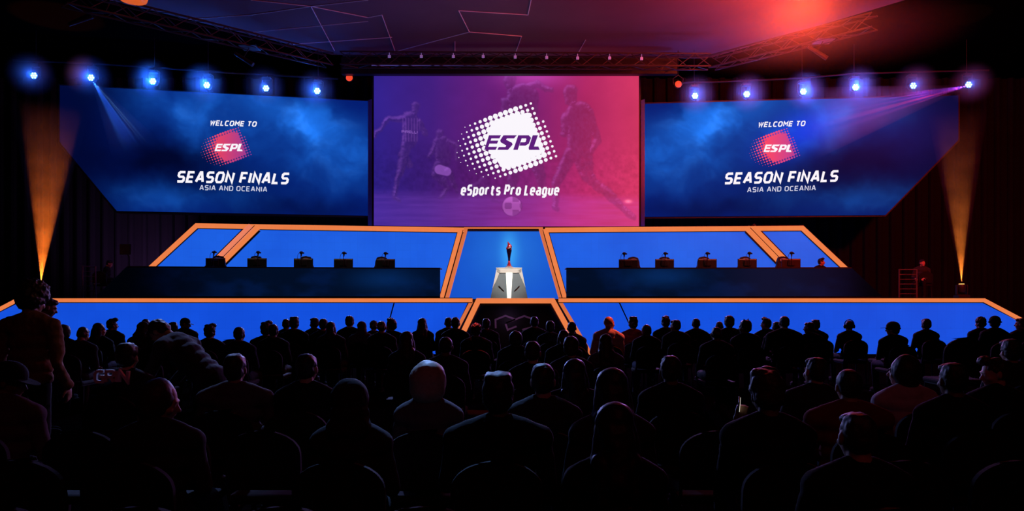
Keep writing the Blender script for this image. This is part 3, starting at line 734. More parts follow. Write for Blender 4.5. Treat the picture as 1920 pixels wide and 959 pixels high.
pface('corner_facet', [[(-1, 1), (-.66, .95), (-.86, .58), (-1, .35)], [(1, 1), (1, .35), (.90, .58), (.68, .95)], [(-1, 1), (1, 1), (.9, .86), (-.9, .86)]], M_PW)
pface('groove', [[(-.66, .42), (-.63, .44), (-.30, .27), (-.33, .26)], [(.66, .42), (.33, .26), (.30, .27), (.63, .44)]], M_STG, off=.016)
bm = bmesh.new(); box(bm, (0, 0, hp + .01), (2 * w1 + .03, 1.6 * w1 + .03, .03), bev=.006); obj('top', bm, M_PW, ped)
tr = thing('trophy', 'tall slim flame-shaped dark red trophy on the white pedestal', 'trophy', (px_(954.6), YP, zp + hp + .025))
th_ = 50 / F * YP
M_TR = mat('trophy_dark', (.10, .02, .10), .12, metal=.9, scale=14, var=.9); M_TRR = mat('trophy_red', (.5, .03, .04), .2, metal=.6); M_TRW = mat('trophy_silver', (.9, .75, .72), .2, metal=.8)
bm = bmesh.new(); lathe(bm, [(.13, 0), (.13, .02), (.10, .045), (.075, .06)], n=20); obj('base', bm, M_TRW, tr)
bm = bmesh.new(); lathe(bm, [(.075, .055), (.055, .10), (.035, .16), (.03, .22)], n=16); obj('foot', bm, M_TRR, tr, True)
bm = bmesh.new(); lathe(bm, [(.03, .20), (.035, .30), (.055, .42), (.075, .50), (.08, .56), (.06, .60)], n=10, sy=.8); obj('stem', bm, M_TR, tr)
bm = bmesh.new()
ctr = [(0, .54, .075), (-.01, .60, .088), (.012, .66, .075), (.005, .71, .052), (-.02, .755, .028), (-.035, .79, .012), (-.03, .805, .004)]
rings = []
for k, (cx, z, r) in enumerate(ctr):
    rings.append([bm.verts.new((cx + r * math.cos(2 * math.pi * t / 10 + k * .3), r * .8 * math.sin(2 * math.pi * t / 10 + k * .3), z)) for t in range(10)])
for a, b in zip(rings[:-1], rings[1:]):
    for t in range(10): bm.faces.new((a[t], a[(t + 1) % 10], b[(t + 1) % 10], b[t]))
bm.faces.new(rings[0][::-1]); bm.faces.new(rings[-1]); obj('flame', bm, M_TRR, tr)
bm = bmesh.new(); prism(bm, [Vector((-.05, -.075, .58)), Vector((.045, -.085, .60)), Vector((.055, -.07, .66)), Vector((.0, -.075, .625))], (0, .02, 0)); obj('band', bm, M_TRW, tr)
light('SPOT', (px_(954), YP - 3.2, 8.6), (1.0, .96, .88), 2900, (px_(954), YP, 2.5), size=.1, angle=17, blend=.7, name='pedestal_spot')

# ------------------------------------------------------------------ trusses
M_TRUSS = mat('truss_metal', (.04, .035, .04), .5, metal=.3)
def truss(a, b, label, w=.4, hue=None):
    a = Vector(a); b = Vector(b); d = (b - a).normalized(); side = d.cross(Vector((0, 0, 1))).normalized() * w / 2; up = Vector((0, 0, w / 2))
    bm = bmesh.new(); cs = [side + up, -side + up, -side - up, side - up]
    for c in cs: tube(bm, a + c, b + c, .028, n=6)
    r = obj('lighting_truss', bm, M_TRUSS); tag(r, label, 'truss')
    n = int((b - a).length / .5); bm = bmesh.new()
    for k in range(n):
        p = a + (b - a) * (k / n); q = a + (b - a) * ((k + 1) / n)
        for i in range(4):
            c1, c2 = cs[i], cs[(i + 1) % 4]
            tube(bm, p + (c1 if k % 2 else c2), q + (c2 if k % 2 else c1), .014, n=5)
    obj('lacing', bm, M_TRUSS, r); return r
truss(P(640, 112, 24.2), P(1330, 116, 24.2), 'dark lattice truss running level above the central screen')
truss(C(618, 113, 9.55), C(120, -6, 9.3), 'dark lattice truss slanting down from the upper left corner of the hall')
truss(C(1335, 118, 9.55), C(1640, 40, 9.55), 'dark lattice truss slanting up to the right under the red glow')
# LED bars under the centre truss, with pale clips
for x0, x1, lab in ((697, 933, 'thin violet light bar under the centre truss, its left half'), (974, 1210, 'thin violet light bar under the centre truss, its right half')):
    bm = bmesh.new(); Y = 24.2; tube(bm, P(x0, 122, Y), P(x1, 124 if x0 < 900 else 123, Y), .03, n=6); r = tag(obj('light_bar', bm, M_TRUSS), lab, 'light')
    bm = bmesh.new(); 
    pxribbon(bm, [(x0, 124 - 1), (x1, 124 - 1)], 1.6, Y, .04, .02)
    obj('lit_strip', bm, emis('violet_strip', L3(70, 60, 130), 1.), r)
bm = bmesh.new(); box(bm, ((955 - 960) / F * 25, 25.0, 9.38), (11.2, .25, .55)); tag(obj('header_beam', bm, M_STG), 'black header beam between truss and central screen', 'beam')
clips = [(730, 106), (790, 106), (850, 106), (906, 106), (966, 107), (1025, 108), (1083, 109), (1143, 109), (1203, 110)]
M_CLIP = mat('clip_glow', (.5, .5, .75), .4, emit=L3(90, 90, 150), estr=.6)  # pale truss clips, given a glow of their own
for i, (x, y) in enumerate(clips):
    bm = bmesh.new(); box(bm, (0, 0, 0), (.09, .06, .09), bev=.01); tube(bm, (0, 0, .04), (0, 0, .16), .012); tube(bm, (0, .03, -.01), (0, .03, .02), .03)
    o = obj('truss_clip', bm, M_CLIP); o.location = P(x, y, 24.02)
    tag(o, 'small pale glowing clip on the centre truss, ' + ['leftmost', 'second from the left', 'third from the left', 'fourth from the left', 'middle one', 'fourth from the right', 'third from the right', 'second from the right', 'rightmost'][i], 'light', 'pale clips along the centre truss')

# ------------------------------------------------------------------ moving head wash lights
M_LED = emis('led_cell', (.45, .8, 1.0), 9.0); M_LENS = emis('led_face', (.02, .16, .9), 2.2)
def make_wash(n_lit=7):
    t = thing('wash_light', '', 'stage light')
    bm = bmesh.new(); box(bm, (0, .1, .34), (.26, .22, .08), bev=.01); tube(bm, (0, .1, .38), (0, .1, .46), .02); obj('base', bm, M_MON, t)
    bm = bmesh.new()
    for s in (-1, 1): box(bm, (s * .165, .08, .14), (.03, .08, .34), bev=.008)
    box(bm, (0, .1, .31), (.36, .08, .03), bev=.008); obj('yoke', bm, M_MON, t)
    bm = bmesh.new(); M = Matrix.Rotation(math.pi / 2, 4, 'X')
    lathe(bm, [(.05, -.22), (.11, -.16), (.14, -.02), (.14, .0)], n=20); bmesh.ops.transform(bm, matrix=M, verts=bm.verts); obj('head', bm, M_MON, t, True)
    bm = bmesh.new(); lathe(bm, [(.108, 0), (.108, .01)], n=20); bmesh.ops.transform(bm, matrix=M, verts=bm.verts); obj('lens', bm, M_LENS, t)
    bm = bmesh.new()
    cells = [(0, 0)] + [(.074 * math.cos(math.pi / 3 * k), .074 * math.sin(math.pi / 3 * k)) for k in range(6)]
    for x, z in cells: ell(bm, (x, -.014, z), (.026, .012, .026), u=10, v=6)
    obj('led_cluster', bm, M_LED, t, True)
    return t
w0_ = make_wash(); wused = False
lampsL = [(64, 142, 2.2), (171, 146, 4), (287, 153, 10), (388, 160, 12), (499, 166, 3), (595, 171, 6)]
lampsR = [(1303, 180, 6), (1400, 177, 6), (1506, 172, 12), (1604, 164, 12), (1712, 161, 1.2), (1816, 159, 1.)]
M_HB = haze_mat('thin_haze', .9, (.75, .85, 1.))
for side, lst in ((-1, lampsL), (1, lampsR)):
    pts = []
    for i, (x, y, e) in enumerate(lst):
        Y = (yL(x) if side < 0 else yR(x)) - 1.0
        p = P(x, y, Y); pts.append(p)
        if not wused: w = w0_; w.location = p; wused = True
        else: w = dup(w0_, p)
        k = ordn[i] if i < 5 else 'sixth'
        k2 = k if side < 0 else ['sixth'] [0:1][0] if i == 0 else ordn[5 - i]
        inner = k if side < 0 else k2
        tag(w, f'round blue-white wash light above the {"left" if side < 0 else "right"} side screen, {inner} from the outer end', 'stage light', 'blue wash lights above the side screens')
        light('POINT', p + Vector((0, -.16, 0)), (.01, .12, 1.0), e * 7.5, size=.06, name='wash_lamp')
        bm = bmesh.new(); bmesh.ops.create_icosphere(bm, subdivisions=3, radius=1)
        h = obj('haze', bm, M_HB, smooth=True); h.location = p + Vector((0, -.16, 0)); h.scale = (.75,) * 3
        tag(h, f'faint blue haze glowing around the wash light {inner} from the outer end over the {"left" if side < 0 else "right"} screen', 'haze', 'haze around the wash lights', 'stuff')
    bm = bmesh.new()
    q = [p + Vector((0, .1, .48)) for p in pts]
    e0 = q[0] + (q[0] - q[1]) * .4; e1 = q[-1] + (q[-1] - q[-2]) * .4
    path_tube(bm, [e0] + q + [e1], .03, 8)
    r = tag(obj('lighting_pipe', bm, M_MET), f'black pipe carrying the wash lights above the {"left" if side < 0 else "right"} screen', 'pipe')
    bm = bmesh.new()
    for p in (q[0], q[2], q[3], q[5]): tube(bm, p, Vector((p.x, p.y, 10.0)), .008, n=5)
    obj('hanging_wire', bm, M_MET, r)
# the two red lamps beside the centre screen
for x, y, lab in ((655, 146, 'small round red-orange lamp left of the central screen'), (1272, 158, 'small round red-orange lamp right of the central screen')):
    p = P(x, y, 25.2); t = thing('red_lamp', lab, 'stage light', p)
    M = Matrix.Rotation(math.pi / 2, 4, 'X')
    bm = bmesh.new(); lathe(bm, [(.05, -.2), (.10, -.14), (.125, 0)], n=18); bmesh.ops.transform(bm, matrix=M, verts=bm.verts); obj('housing', bm, M_MON, t, True)
    bm = bmesh.new(); lathe(bm, [(.115, 0), (.10, .015), (.04, .03)], n=18); bmesh.ops.transform(bm, matrix=M, verts=bm.verts); obj('lens', bm, emis('red_lens', L3(235, 70, 40), 1.1), t, True)
    bm = bmesh.new(); path_tube(bm, [(-.15, .05, 0), (-.17, .05, .2), (0, .05, .32), (.17, .05, .2), (.15, .05, 0)], .012); tube(bm, (0, .05, .32), (0, .05, 10 - p.z), .012); obj('yoke', bm, M_MET, t)

# ------------------------------------------------------------------ beams in the haze
def beam(apex, aim, half, length, col, energy, label, dens, spots=None, name='haze', r0=.03):
    apex = Vector(apex); d = (Vector(aim) - apex).normalized()
    bm = bmesh.new(); tube(bm, (0, 0, -.02), (0, 0, length), r0, r0 + length * math.tan(math.radians(half * 1.12)), n=28)
    o = obj(name, bm, haze_mat('beam_haze_%g_%g' % (dens, length), dens, shape='ray' if spots else 'beam', L=length, noisy=.12 if spots else .35), smooth=False)
    o.location = apex; o.rotation_euler = d.to_track_quat('Z', 'Y').to_euler(); tag(o, label, 'haze', None, 'stuff')
    for (dx, half_, c, e) in (spots or [(0, half, col, energy)]):
        s = light('SPOT', apex + d * .0, c, e, apex + Matrix.Rotation(math.radians(dx), 3, 'Y') @ d, size=.01, angle=half_ * 2, blend=.35, name='beam_lamp')
    return o
YB = 22.2
beam(P(77, 528, YB), P(93, 260, YB), 9.6, 5.3, (1., .17, .015), 6500, 'orange light beam rising through haze at the left edge of the stage', .12)
beam(P(1803, 528, YB), P(1796, 260, YB), 7.6, 5.1, (1., .22, .025), 3600, 'amber light beam rising through haze at the right edge of the stage', .12)
Yb = yL(171) - 1.1
beam(P(172, 148, Yb), P(245, 265, Yb - .2), 13, 2.9, None, 0, 'fan of blue light rays falling from the second wash light across the left screen', .24,
     [(-8.4, .55, (.2, .5, 1.), 16000), (-6.3, .45, (.2, .5, 1.), 14000), (-3, 1.2, (.05, .2, 1.), 6500), (1, 5, (.02, .12, 1.), 3000), (6, 2.0, (.03, .2, 1.), 3500)])
Yb = yR(1815) - 1.1
beam(P(1815, 161, Yb), P(1560, 222, Yb), 11, 5.6, None, 0, 'fan of red and violet light rays crossing the top of the right screen', .20,
     [(4.2, .5, (1., .08, .75), 30000), (6.4, .4, (1., .04, .05), 30000), (1.6, .6, (.9, .06, .7), 22000), (-1.5, 1.3, (1., .03, .06), 16000), (-5, .8, (1., .03, .04), 11000), (1, 8, (.10, .04, 1.0), 1500)])
# red glow hanging below the ceiling
bm = bmesh.new(); bmesh.ops.create_icosphere(bm, subdivisions=3, radius=1)
o = obj('haze', bm, haze_mat('red_haze', .12), smooth=True); o.location = (7.55, 19.6, 8.75); o.scale = (4.8, 2.6, 1.24)
tag(o, 'red haze glowing under the ceiling above the right screen', 'haze', None, 'stuff')
light('POINT', (7.55, 19.6, 9.6), (1., .07, .014), 760, size=.1, name='red_ceiling_lamp')
def floor_head(px, lab):
    t = thing('beam_light', lab, 'stage light', ((px - 960) / F * YB, YB, 1.6))
    bm = bmesh.new(); box(bm, (0, 0, .06), (.34, .3, .12), bev=.015); obj('base', bm, M_MON, t)
    bm = bmesh.new()
    for s in (-1, 1): box(bm, (s * .15, 0, .26), (.03, .1, .32), bev=.008)
    box(bm, (0, 0, .12), (.33, .1, .03))
    obj('yoke', bm, M_MON, t)
    bm = bmesh.new(); lathe(bm, [(.07, .16), (.11, .22), (.11, .38), (.09, .44)], n=18); obj('head', bm, M_MON, t, True)
    bm = bmesh.new(); lathe(bm, [(.075, .44), (.075, .452)], n=18); obj('lens', bm, emis('amber_lens', (1., .42, .12), 3.), t)
    return t
floor_head(77, 'black moving light throwing the orange beam at the left stage edge')
floor_head(1803, 'black moving light throwing the amber beam at the right stage edge')
# warm lit fixture high on the left truss
t = thing('truss_light', 'warm glowing round lamp hanging from the left truss at the top edge', 'stage light', P(250, 0, 19.4))
bm = bmesh.new(); lathe(bm, [(.1, .0), (.35, .10), (.36, .2), (.15, .3)], n=20); obj('housing', bm, M_MON, t, True)
bm = bmesh.new(); lathe(bm, [(.32, -.02), (.36, .10)], n=20); obj('lens', bm, emis('warm_lens', L3(205, 88, 30), 1.0), t)
light('POINT', P(235, -6, 20.3) + Vector((-.2, 0, .3)), (1., .35, .08), 30, size=.1, name='warm_truss_lamp')
t = thing('truss_light', 'small black spotlight hanging below the left truss by its orange-lit corner', 'stage light', P(180, 38, 20.6))
bm = bmesh.new(); tube(bm, (-.75, 0, -.12), (-.1, 0, .14), .05, .09, n=12); obj('barrel', bm, M_TRUSS, t)
bm = bmesh.new(); path_tube(bm, [(-.1, 0, .1), (.25, 0, .2), (.4, 0, .55)], .02); obj('arm', bm, M_MET, t)
for x, y, lab in ((430, 103, 'small spotlight dangling under the middle of the left truss'), (1560, 95, 'small spotlight dangling under the right truss in the red glow')):
    t = thing('truss_light', lab, 'stage light', (C(618, 113, 9.55).lerp(C(120, -6, 9.3), .36) if x < 900 else C(1335, 118, 9.55).lerp(C(1640, 40, 9.55), .72)) - Vector((0, 0, .62)))
    bm = bmesh.new(); tube(bm, (-.45, 0, .25), (.1, 0, -.1), .05, .07, n=12); obj('barrel', bm, M_TRUSS, t)
    bm = bmesh.new(); tube(bm, (-.2, 0, .1), (0, 0, .44), .015); box(bm, (0, 0, .43), (.52, .52, .04)); obj('arm', bm, M_MET, t)
# lights on stage drapes and the lit people
light('SPOT', (-13.0, 25.8, 1.9), (.42, .24, .85), 800, (-14.2, 28.4, 3.6), size=.3, angle=100, blend=1, name='drape_uplight')

# ------------------------------------------------------------------ people
def caps(bm, a, b, ra, rb, n=14):
    tube(bm, a, b, ra, rb, n=n); ell(bm, a, (ra,) * 3, u=n, v=8); ell(bm, b, (rb,) * 3, u=n, v=8)
def remesh(bm, voxel, smooth_it=3, rough=0., rs=9.):
    me = bpy.data.meshes.new('tmp'); bm.to_mesh(me); bm.free()
    o = bpy.data.objects.new('tmp', me); COL.objects.link(o)
    m = o.modifiers.new('r', 'REMESH'); m.mode = 'VOXEL'; m.voxel_size = voxel
    s = o.modifiers.new('s', 'SMOOTH'); s.factor = .5; s.iterations = smooth_it
    dg = bpy.context.evaluated_depsgraph_get(); out = bpy.data.meshes.new_from_object(o.evaluated_get(dg))
    bpy.data.objects.remove(o); bpy.data.meshes.remove(me)
    if rough:
        n = len(out.vertices); co = np.empty(n * 3, np.float32); no = np.empty(n * 3, np.float32)
        out.vertices.foreach_get('co', co); out.vertices.foreach_get('normal', no); co = co.reshape(-1, 3); no = no.reshape(-1, 3)
        d = np.array([noise.fractal(Vector(c) * rs, 1.0, 2.0, 3) for c in co]); co = co + no * (d * rough)[:, None]
        out.vertices.foreach_set('co', co.astype(np.float32).ravel())
    out.polygons.foreach_set('use_smooth', [True] * len(out.polygons)); out.update()
    return out

def rotm(rx=0, ry=0, rz=0):
    return Matrix.Rotation(math.radians(rz), 3, 'Z') @ Matrix.Rotation(math.radians(rx), 3, 'X') @ Matrix.Rotation(math.radians(ry), 3, 'Y')
def hand(bm, wrist, direc, up, side, curl=.5, inflate=0.):
    """palm, four fingers, thumb ; direc along the fingers, up = back of the hand, side=+1 thumb to direc x up"""
    d = Vector(direc).normalized(); u = Vector(up).normalized(); s = d.cross(u).normalized() * side
    w = Vector(wrist); R = Matrix((s, d, u)).transposed()
    ell(bm, w + d * .045, (.040, .052, .017), R, 14, 10)
    for k, (off, ln) in enumerate(((-.030, .062), (-.010, .074), (.010, .078), (.030, .070))):
        a = w + d * .082 + s * off * .95
        e1 = a + (d * math.cos(curl * .5) - u * math.sin(curl * .5)) * ln * .5
        e2 = e1 + (d * math.cos(curl * 1.6) - u * math.sin(curl * 1.6)) * ln * .5
        caps(bm, a, e1, .0095, .0088, 8); caps(bm, e1, e2, .0088, .0075, 8)
    a = w + d * .03 + s * .032; b = a + (d * .6 + s * .8 - u * .2).normalized() * .035; c = b + (d * .9 + s * .25 - u * .4).normalized() * .03
    caps(bm, a, b, .0125, .0105, 8); caps(bm, b, c, .0105, .009, 8)

def build_pose(name, hy=0, hp_=0, hr=0, lean=0, side=0, stand=False, bend=0, narrow=1.0, phone=False, armup=False, wide=0.):
    """returns dict of meshes and head matrix. Seated origin at floor under the hips, facing +Y."""
    T = Matrix.Rotation(math.radians(-lean), 4, 'X') @ Matrix.Rotation(math.radians(side), 4, 'Y')   # torso about the hips
    base_z = .93 if stand else .53
    if bend: T = Matrix.Rotation(math.radians(-bend), 4, 'X') @ T
    hip = Vector((0, 0, base_z))
    def tp(x, y, z): return hip + (T @ Vector((x, y, z)))
    R3 = T.to_3x3()
    neckb = tp(0, -.035, .50); hc = tp(0, .0, .64)
    HR = rotm(hp_, hr, hy) if not bend else R3 @ rotm(hp_, hr, hy)
    HM = Matrix.Translation(hc) @ HR.to_4x4()
    def hpnt(x, y, z): return HM @ Vector((x, y, z))
    sw = .185 * narrow + wide
    body = bmesh.new(); top = bmesh.new(); leg = bmesh.new(); shoes = []
    # head
    ell(body, hpnt(0, -.012, .03), (.074, .092, .088), HR); ell(body, hpnt(0, .018, -.015), (.064, .075, .085), HR)
    ell(body, hpnt(0, .045, -.070), (.040, .040, .035), HR)                      # jaw and chin
    caps(body, hpnt(0, .083, .012), hpnt(0, .106, -.022), .009, .013, 8)           # nose
    ell(body, hpnt(0, .080, .028), (.050, .014, .010), HR, 12, 8)                 # brow
    ell(body, hpnt(0, .084, -.048), (.024, .012, .009), HR, 12, 8)                # lips
    for s in (-1, 1):
        ell(body, hpnt(s * .076, -.005, -.002), (.010, .019, .032), HR, 10, 8)
        ell(body, hpnt(s * .030, .075, .008), (.013, .012, .010), HR, 10, 8)     # eyes under the brow
        ell(body, hpnt(s * .042, .058, -.025), (.022, .024, .022), HR, 10, 8)    # cheeks
    caps(body, neckb - Vector((0, 0, .02)), hc + HR @ Vector((0, -.02, -.06)), .062, .052)
    # torso
    def torso(bm, g):
        for (z, rx, ry, y) in ((.0, .165, .115, 0), (.10, .155, .11, 0), (.2, .155, .11, -.005), (.3, .165, .115, -.01), (.40, .165, .105, -.015), (.46, .12, .085, -.03)):
            ell(bm, tp(0, y, z), (rx * narrow * 1.02 + g + wide * .6, ry + g, .085 + g), R3, 20, 12)
        caps(bm, tp(-sw * .75, -.02, .425), tp(sw * .75, -.02, .425), .062 + g, .062 + g)
        for s in (-1, 1):
            caps(bm, tp(s * .05, -.03, .505), tp(s * sw, -.015, .425), .046 + g, .062 + g)
    torso(body, -.004); torso(top, .016)
    caps(top, neckb - R3 @ Vector((0, 0, .04)), neckb + R3 @ Vector((0, .005, .012)), .078, .066)
    # arms
    info = {}
    for s in (-1, 1):
        sh = tp(s * sw, -.015, .425)
        if stand and not bend: el = tp(s * (sw + .07), -.03, .13); wr = tp(s * (sw + .05), .12, -.06); hd = (0, .25, -1); hu = (s, .2, 0)
        elif bend: el = sh + Vector((s * .03, .12, -.25)); wr = el + Vector((-s * .04, .16, -.18)); hd = (0, .5, -1); hu = (0, 1, .4)
        elif phone and s == phone: el = tp(s * (sw + .0), .18, .20); wr = tp(s * .075, .30, .44); hd = (-s * .25, .1, 1); hu = (s * .3, -.9, 0)
        elif armup and s == armup: el = tp(s * (sw + .10), .12, .22); wr = tp(s * .10, .15, .50); hd = (-s * .3, -.1, 1); hu = (s * .8, .5, 0)
        else: el = tp(s * (sw + .055), .05, .16); wr = Vector((s * .11, .30, .665)) if not stand else el; hd = (-s * .25, 1, -.25); hu = (0, .2, 1)
        caps(body, sh, el, .046, .038); caps(body, el, wr, .037, .025)
        caps(top, sh, el, .064, .052); caps(top, el, el + (wr - el) * .93, .052, .038)
        hand(body, wr, hd, hu, s if not (phone and s == phone) else -s, .9 if (phone and s == phone) else .5)
        if phone and s == phone: info['phone'] = wr + Vector(hd).normalized() * .09 + Vector((0, .035, 0))
    # legs
    for s in (-1, 1):
        if stand: hp2 = Vector((s * .09, 0, .92)); kn = Vector((s * .10, .02, .50)); an = Vector((s * .10, -.02, .09))
        else: hp2 = Vector((s * .095, .02, .535)); kn = Vector((s * .13, .44, .53)); an = Vector((s * .13, .40, .09))
        caps(body, hp2, kn, .074, .052); caps(body, kn, an, .050, .034); ell(body, an + Vector((0, .07, -.035)), (.038, .11, .035))
        caps(leg, hp2, kn, .092, .066); caps(leg, kn, an + Vector((0, 0, .04)), .064, .052)
        shoe = bmesh.new(); shoes.append(shoe); ell(shoe, an + Vector((0, .075, -.035)), (.046, .135, .045)); caps(shoe, an + Vector((0, 0, -.03)), an + Vector((0, 0, .02)), .045, .044); box(shoe, an + Vector((0, .07, -.078)), (.088, .26, .022), bev=.008)
    ell(leg, hip + Vector((0, 0, -.0)), (.175 * narrow, .13, .11)); ell(body, hip, (.15 * narrow, .11, .09))
    info.update(body=remesh(body, .0075, 2), shirt=remesh(top, .012, 3, .018 if name == 'st' else .008, 9. if name == 'st' else 7.), trousers=remesh(leg, .013, 3, .004, 8.), shoes=[remesh(q_, .011, 2) for q_ in shoes], HM=HM, htop=hc.z + .118, hx=hc.x, hy=hc.y)
    return info
POSES = {
 'straight': build_pose('straight'), 'slim': build_pose('slim', narrow=.88, hp_=-4), 'broad': build_pose('broad', wide=.03, hp_=4, narrow=1.05),
 'turn_left': build_pose('tl', hy=48, side=-3), 'turn_right': build_pose('tr', hy=-48, side=3), 'down': build_pose('dn', hp_=-24, lean=14, hy=-8),
 'profile_right': build_pose('pr', hy=-80, hp_=-14, lean=6), 'profile_left': build_pose('pl', hy=82, hp_=-10, lean=3),
 'phone': build_pose('ph', hp_=-10, phone=-1, lean=3), 'chin': build_pose('ch', hy=12, hr=6, armup=1, lean=6, side=3),
 'stand': build_pose('st', stand=True, hp_=-20, lean=4, wide=.02), 'bend': build_pose('bd', stand=True, bend=52, wide=.03, hp_=-10),
}
def hair(kind):
    bm = bmesh.new(); I = Matrix.Identity(3); ro = .006; vx = .008; fr = 22.
    if kind == 'short':
        ell(bm, (0, -.022, .045), (.081, .090, .085)); ell(bm, (0, -.045, .0), (.074, .064, .07)); ell(bm, (0, .045, .085), (.058, .042, .034)); ro = .008
    elif kind == 'cropped':
        ell(bm, (0, -.018, .040), (.078, .092, .083)); ell(bm, (0, -.045, .0), (.071, .058, .062)); ro = .003
    elif kind == 'quiff':
        ell(bm, (0, -.022, .045), (.084, .092, .088)); ell(bm, (0, -.045, .0), (.077, .064, .07)); ell(bm, (.02, .04, .115), (.062, .055, .038)); ell(bm, (-.04, -.01, .11), (.04, .05, .03)); ro = .008; fr = 30
    elif kind == 'flat':
        ell(bm, (0, -.022, .045), (.084, .090, .085)); box(bm, (0, -.005, .105), (.135, .13, .055), bev=.024); ell(bm, (0, -.045, .0), (.076, .062, .07)); ro = .007
    elif kind == 'curly':
        ell(bm, (0, -.022, .052), (.098, .102, .098)); ell(bm, (0, -.045, -.0), (.090, .076, .075)); ro = .014; fr = 42.
    elif kind == 'bob':
        ell(bm, (0, -.028, .018), (.112, .106, .122)); ell(bm, (0, -.04, -.03), (.106, .088, .09)); ro = .005; fr = 14
    elif kind == 'long':
        ell(bm, (0, -.022, .042), (.086, .096, .092)); caps(bm, (0, -.05, .0), (0, -.085, -.20), .082, .07)
        for s in (-1, 1): caps(bm, (s * .052, -.02, .02), (s * .072, -.04, -.20), .040, .05)
        caps(bm, (-.06, -.08, -.12), (-.065, -.095, -.27), .05, .03); caps(bm, (.06, -.08, -.12), (.06, -.095, -.26), .05, .03); ro = .010; fr = 12
    elif kind == 'bun':
        ell(bm, (0, -.022, .045), (.082, .093, .087)); ell(bm, (0, -.045, 0), (.074, .06, .062)); ell(bm, (0, -.07, .14), (.042, .042, .038)); ro = .006
    elif kind == 'peaks':
        ell(bm, (0, -.022, .045), (.086, .094, .087)); ell(bm, (0, -.045, 0), (.08, .066, .07)); caps(bm, (.07, -.02, .10), (.085, -.02, .15), .022, .006); caps(bm, (-.05, -.02, .11), (-.065, -.02, .145), .02, .008); ro = .008
    elif kind == 'hood':
        ell(bm, (0, -.03, .04), (.106, .112, .108)); ell(bm, (0, -.045, -.05), (.108, .094, .10)); caps(bm, (-.05, -.06, -.12), (.05, -.06, -.12), .075, .075); ro = .008; fr = 9.
    elif kind == 'cap':
        ell(bm, (0, -.012, .045), (.086, .102, .085)); box(bm, (0, -.012, .02), (.16, .19, .03), bev=.012); ro = .001; vx = .007
    return remesh(bm, vx, 2, ro, fr)
HAIR = {k: hair(k) for k in ('short', 'cropped', 'quiff', 'flat', 'curly', 'bob', 'long', 'bun', 'peaks', 'hood', 'cap')}
def brim_mesh():
    bm = bmesh.new(); pts = [(-.07, .06), (-.065, .12), (-.04, .155), (0, .168), (.04, .155), (.065, .12), (.07, .06)]
    prism(bm, [Vector((x, y, .028 - (y - .06) * .12)) for x, y in pts], (0, 0, .006)); me = bpy.data.meshes.new('brim'); bm.to_mesh(me); bm.free(); return me
BRIM = brim_mesh()
def phones_mesh():
    bm = bmesh.new(); pts = [(.10 * math.sin(a), -.01, .035 + .105 * math.cos(a)) for a in np.linspace(-1.5, 1.5, 13)]; path_tube(bm, pts, .010, 8)
    for s in (-1, 1): ell(bm, (s * .098, -.01, 0), (.022, .038, .045))
    me = bpy.data.meshes.new('headphones'); bm.to_mesh(me); bm.free(); return me
PHONES = phones_mesh()
bmp = bmesh.new(); box(bmp, (0, 0, 0), (.074, .009, .15), bev=.003); PH_BODY = bpy.data.meshes.new('p'); bmp.to_mesh(PH_BODY); bmp.free()
bmp = bmesh.new(); box(bmp, (0, -.0055, 0), (.066, .002, .138)); PH_SCR = bpy.data.meshes.new('p'); bmp.to_mesh(PH_SCR); bmp.free()

SKIN = [mat('skin_%d' % i, c, .55, scale=30, var=.08) for i, c in enumerate([(.42, .25, .18), (.30, .17, .11), (.16, .085, .05), (.5, .32, .25)])]
HAIRM = [mat('hair_%s' % n, c, .55, scale=60, var=.4, spec=.4) for n, c in (('black', (.012, .009, .008)), ('brown', (.035, .018, .010)), ('dark', (.02, .014, .012)), ('fair', (.32, .26, .20)))]
CL = {n: mat('cloth_' + n, c, .9, scale=25, var=.2, spec=.1, bump=.2) for n, c in dict(black=(.010, .010, .012), navy=(.012, .016, .035), grey=(.09, .085, .095), charcoal=(.025, .024, .028), maroon=(.16, .012, .012), olive=(.16, .09, .045), red=(.22, .02, .02), pale=(.45, .42, .48), denim=(.02, .03, .06), white=(.6, .58, .6)).items()}
def omat(o, m):
    if not o.data.materials: o.data.materials.append(m)
    o.material_slots[0].link = 'OBJECT'; o.material_slots[0].material = m
def put_part(name, me, m, parent, M=None):
    o = bpy.data.objects.new(name, me); COL.objects.link(o); o.parent = parent; omat(o, m)
    if M is not None: o.matrix_local = M
    return o
rnd = random.Random(3)
def person(x, y, z, label, pose='straight', hk='short', cloth='charcoal', skin=0, hairc=0, s=1., rz=0., extra=None, group='audience seen from behind', hs=1., legs='denim'):
    p = POSES[pose]
    b = bpy.data.objects.new('person', p['body']); COL.objects.link(b); omat(b, SKIN[skin]); b.location = (x, y, z); b.rotation_euler = (0, 0, rz); b.scale = (s,) * 3
    tag(b, label, 'person', group)
    put_part('jacket' if cloth in ('black', 'olive', 'navy') else 'shirt', p['shirt'], CL[cloth], b)
    put_part('trousers', p['trousers'], CL[legs], b); [put_part('shoe', q_, CL['black'], b) for q_ in p['shoes']]
    M = p['HM'] @ Matrix.Diagonal((hs, hs, hs, 1))
    if hk == 'hood': put_part('hood', HAIR['hood'], CL[cloth], b, M)
    elif hk == 'cap':
        c = put_part('cap', HAIR['cap'], CL['black'], b, M); put_part('brim', BRIM, CL['black'], c)
        put_part('hair', HAIR['cropped'], HAIRM[hairc], b, M @ Matrix.Translation((0, -.004, -.012)))
    elif hk != 'bald': put_part('hair', HAIR[hk], HAIRM[hairc], b, M)
    if extra == 'headphones': put_part('headphones', PHONES, M_MON, b, M)
    return b

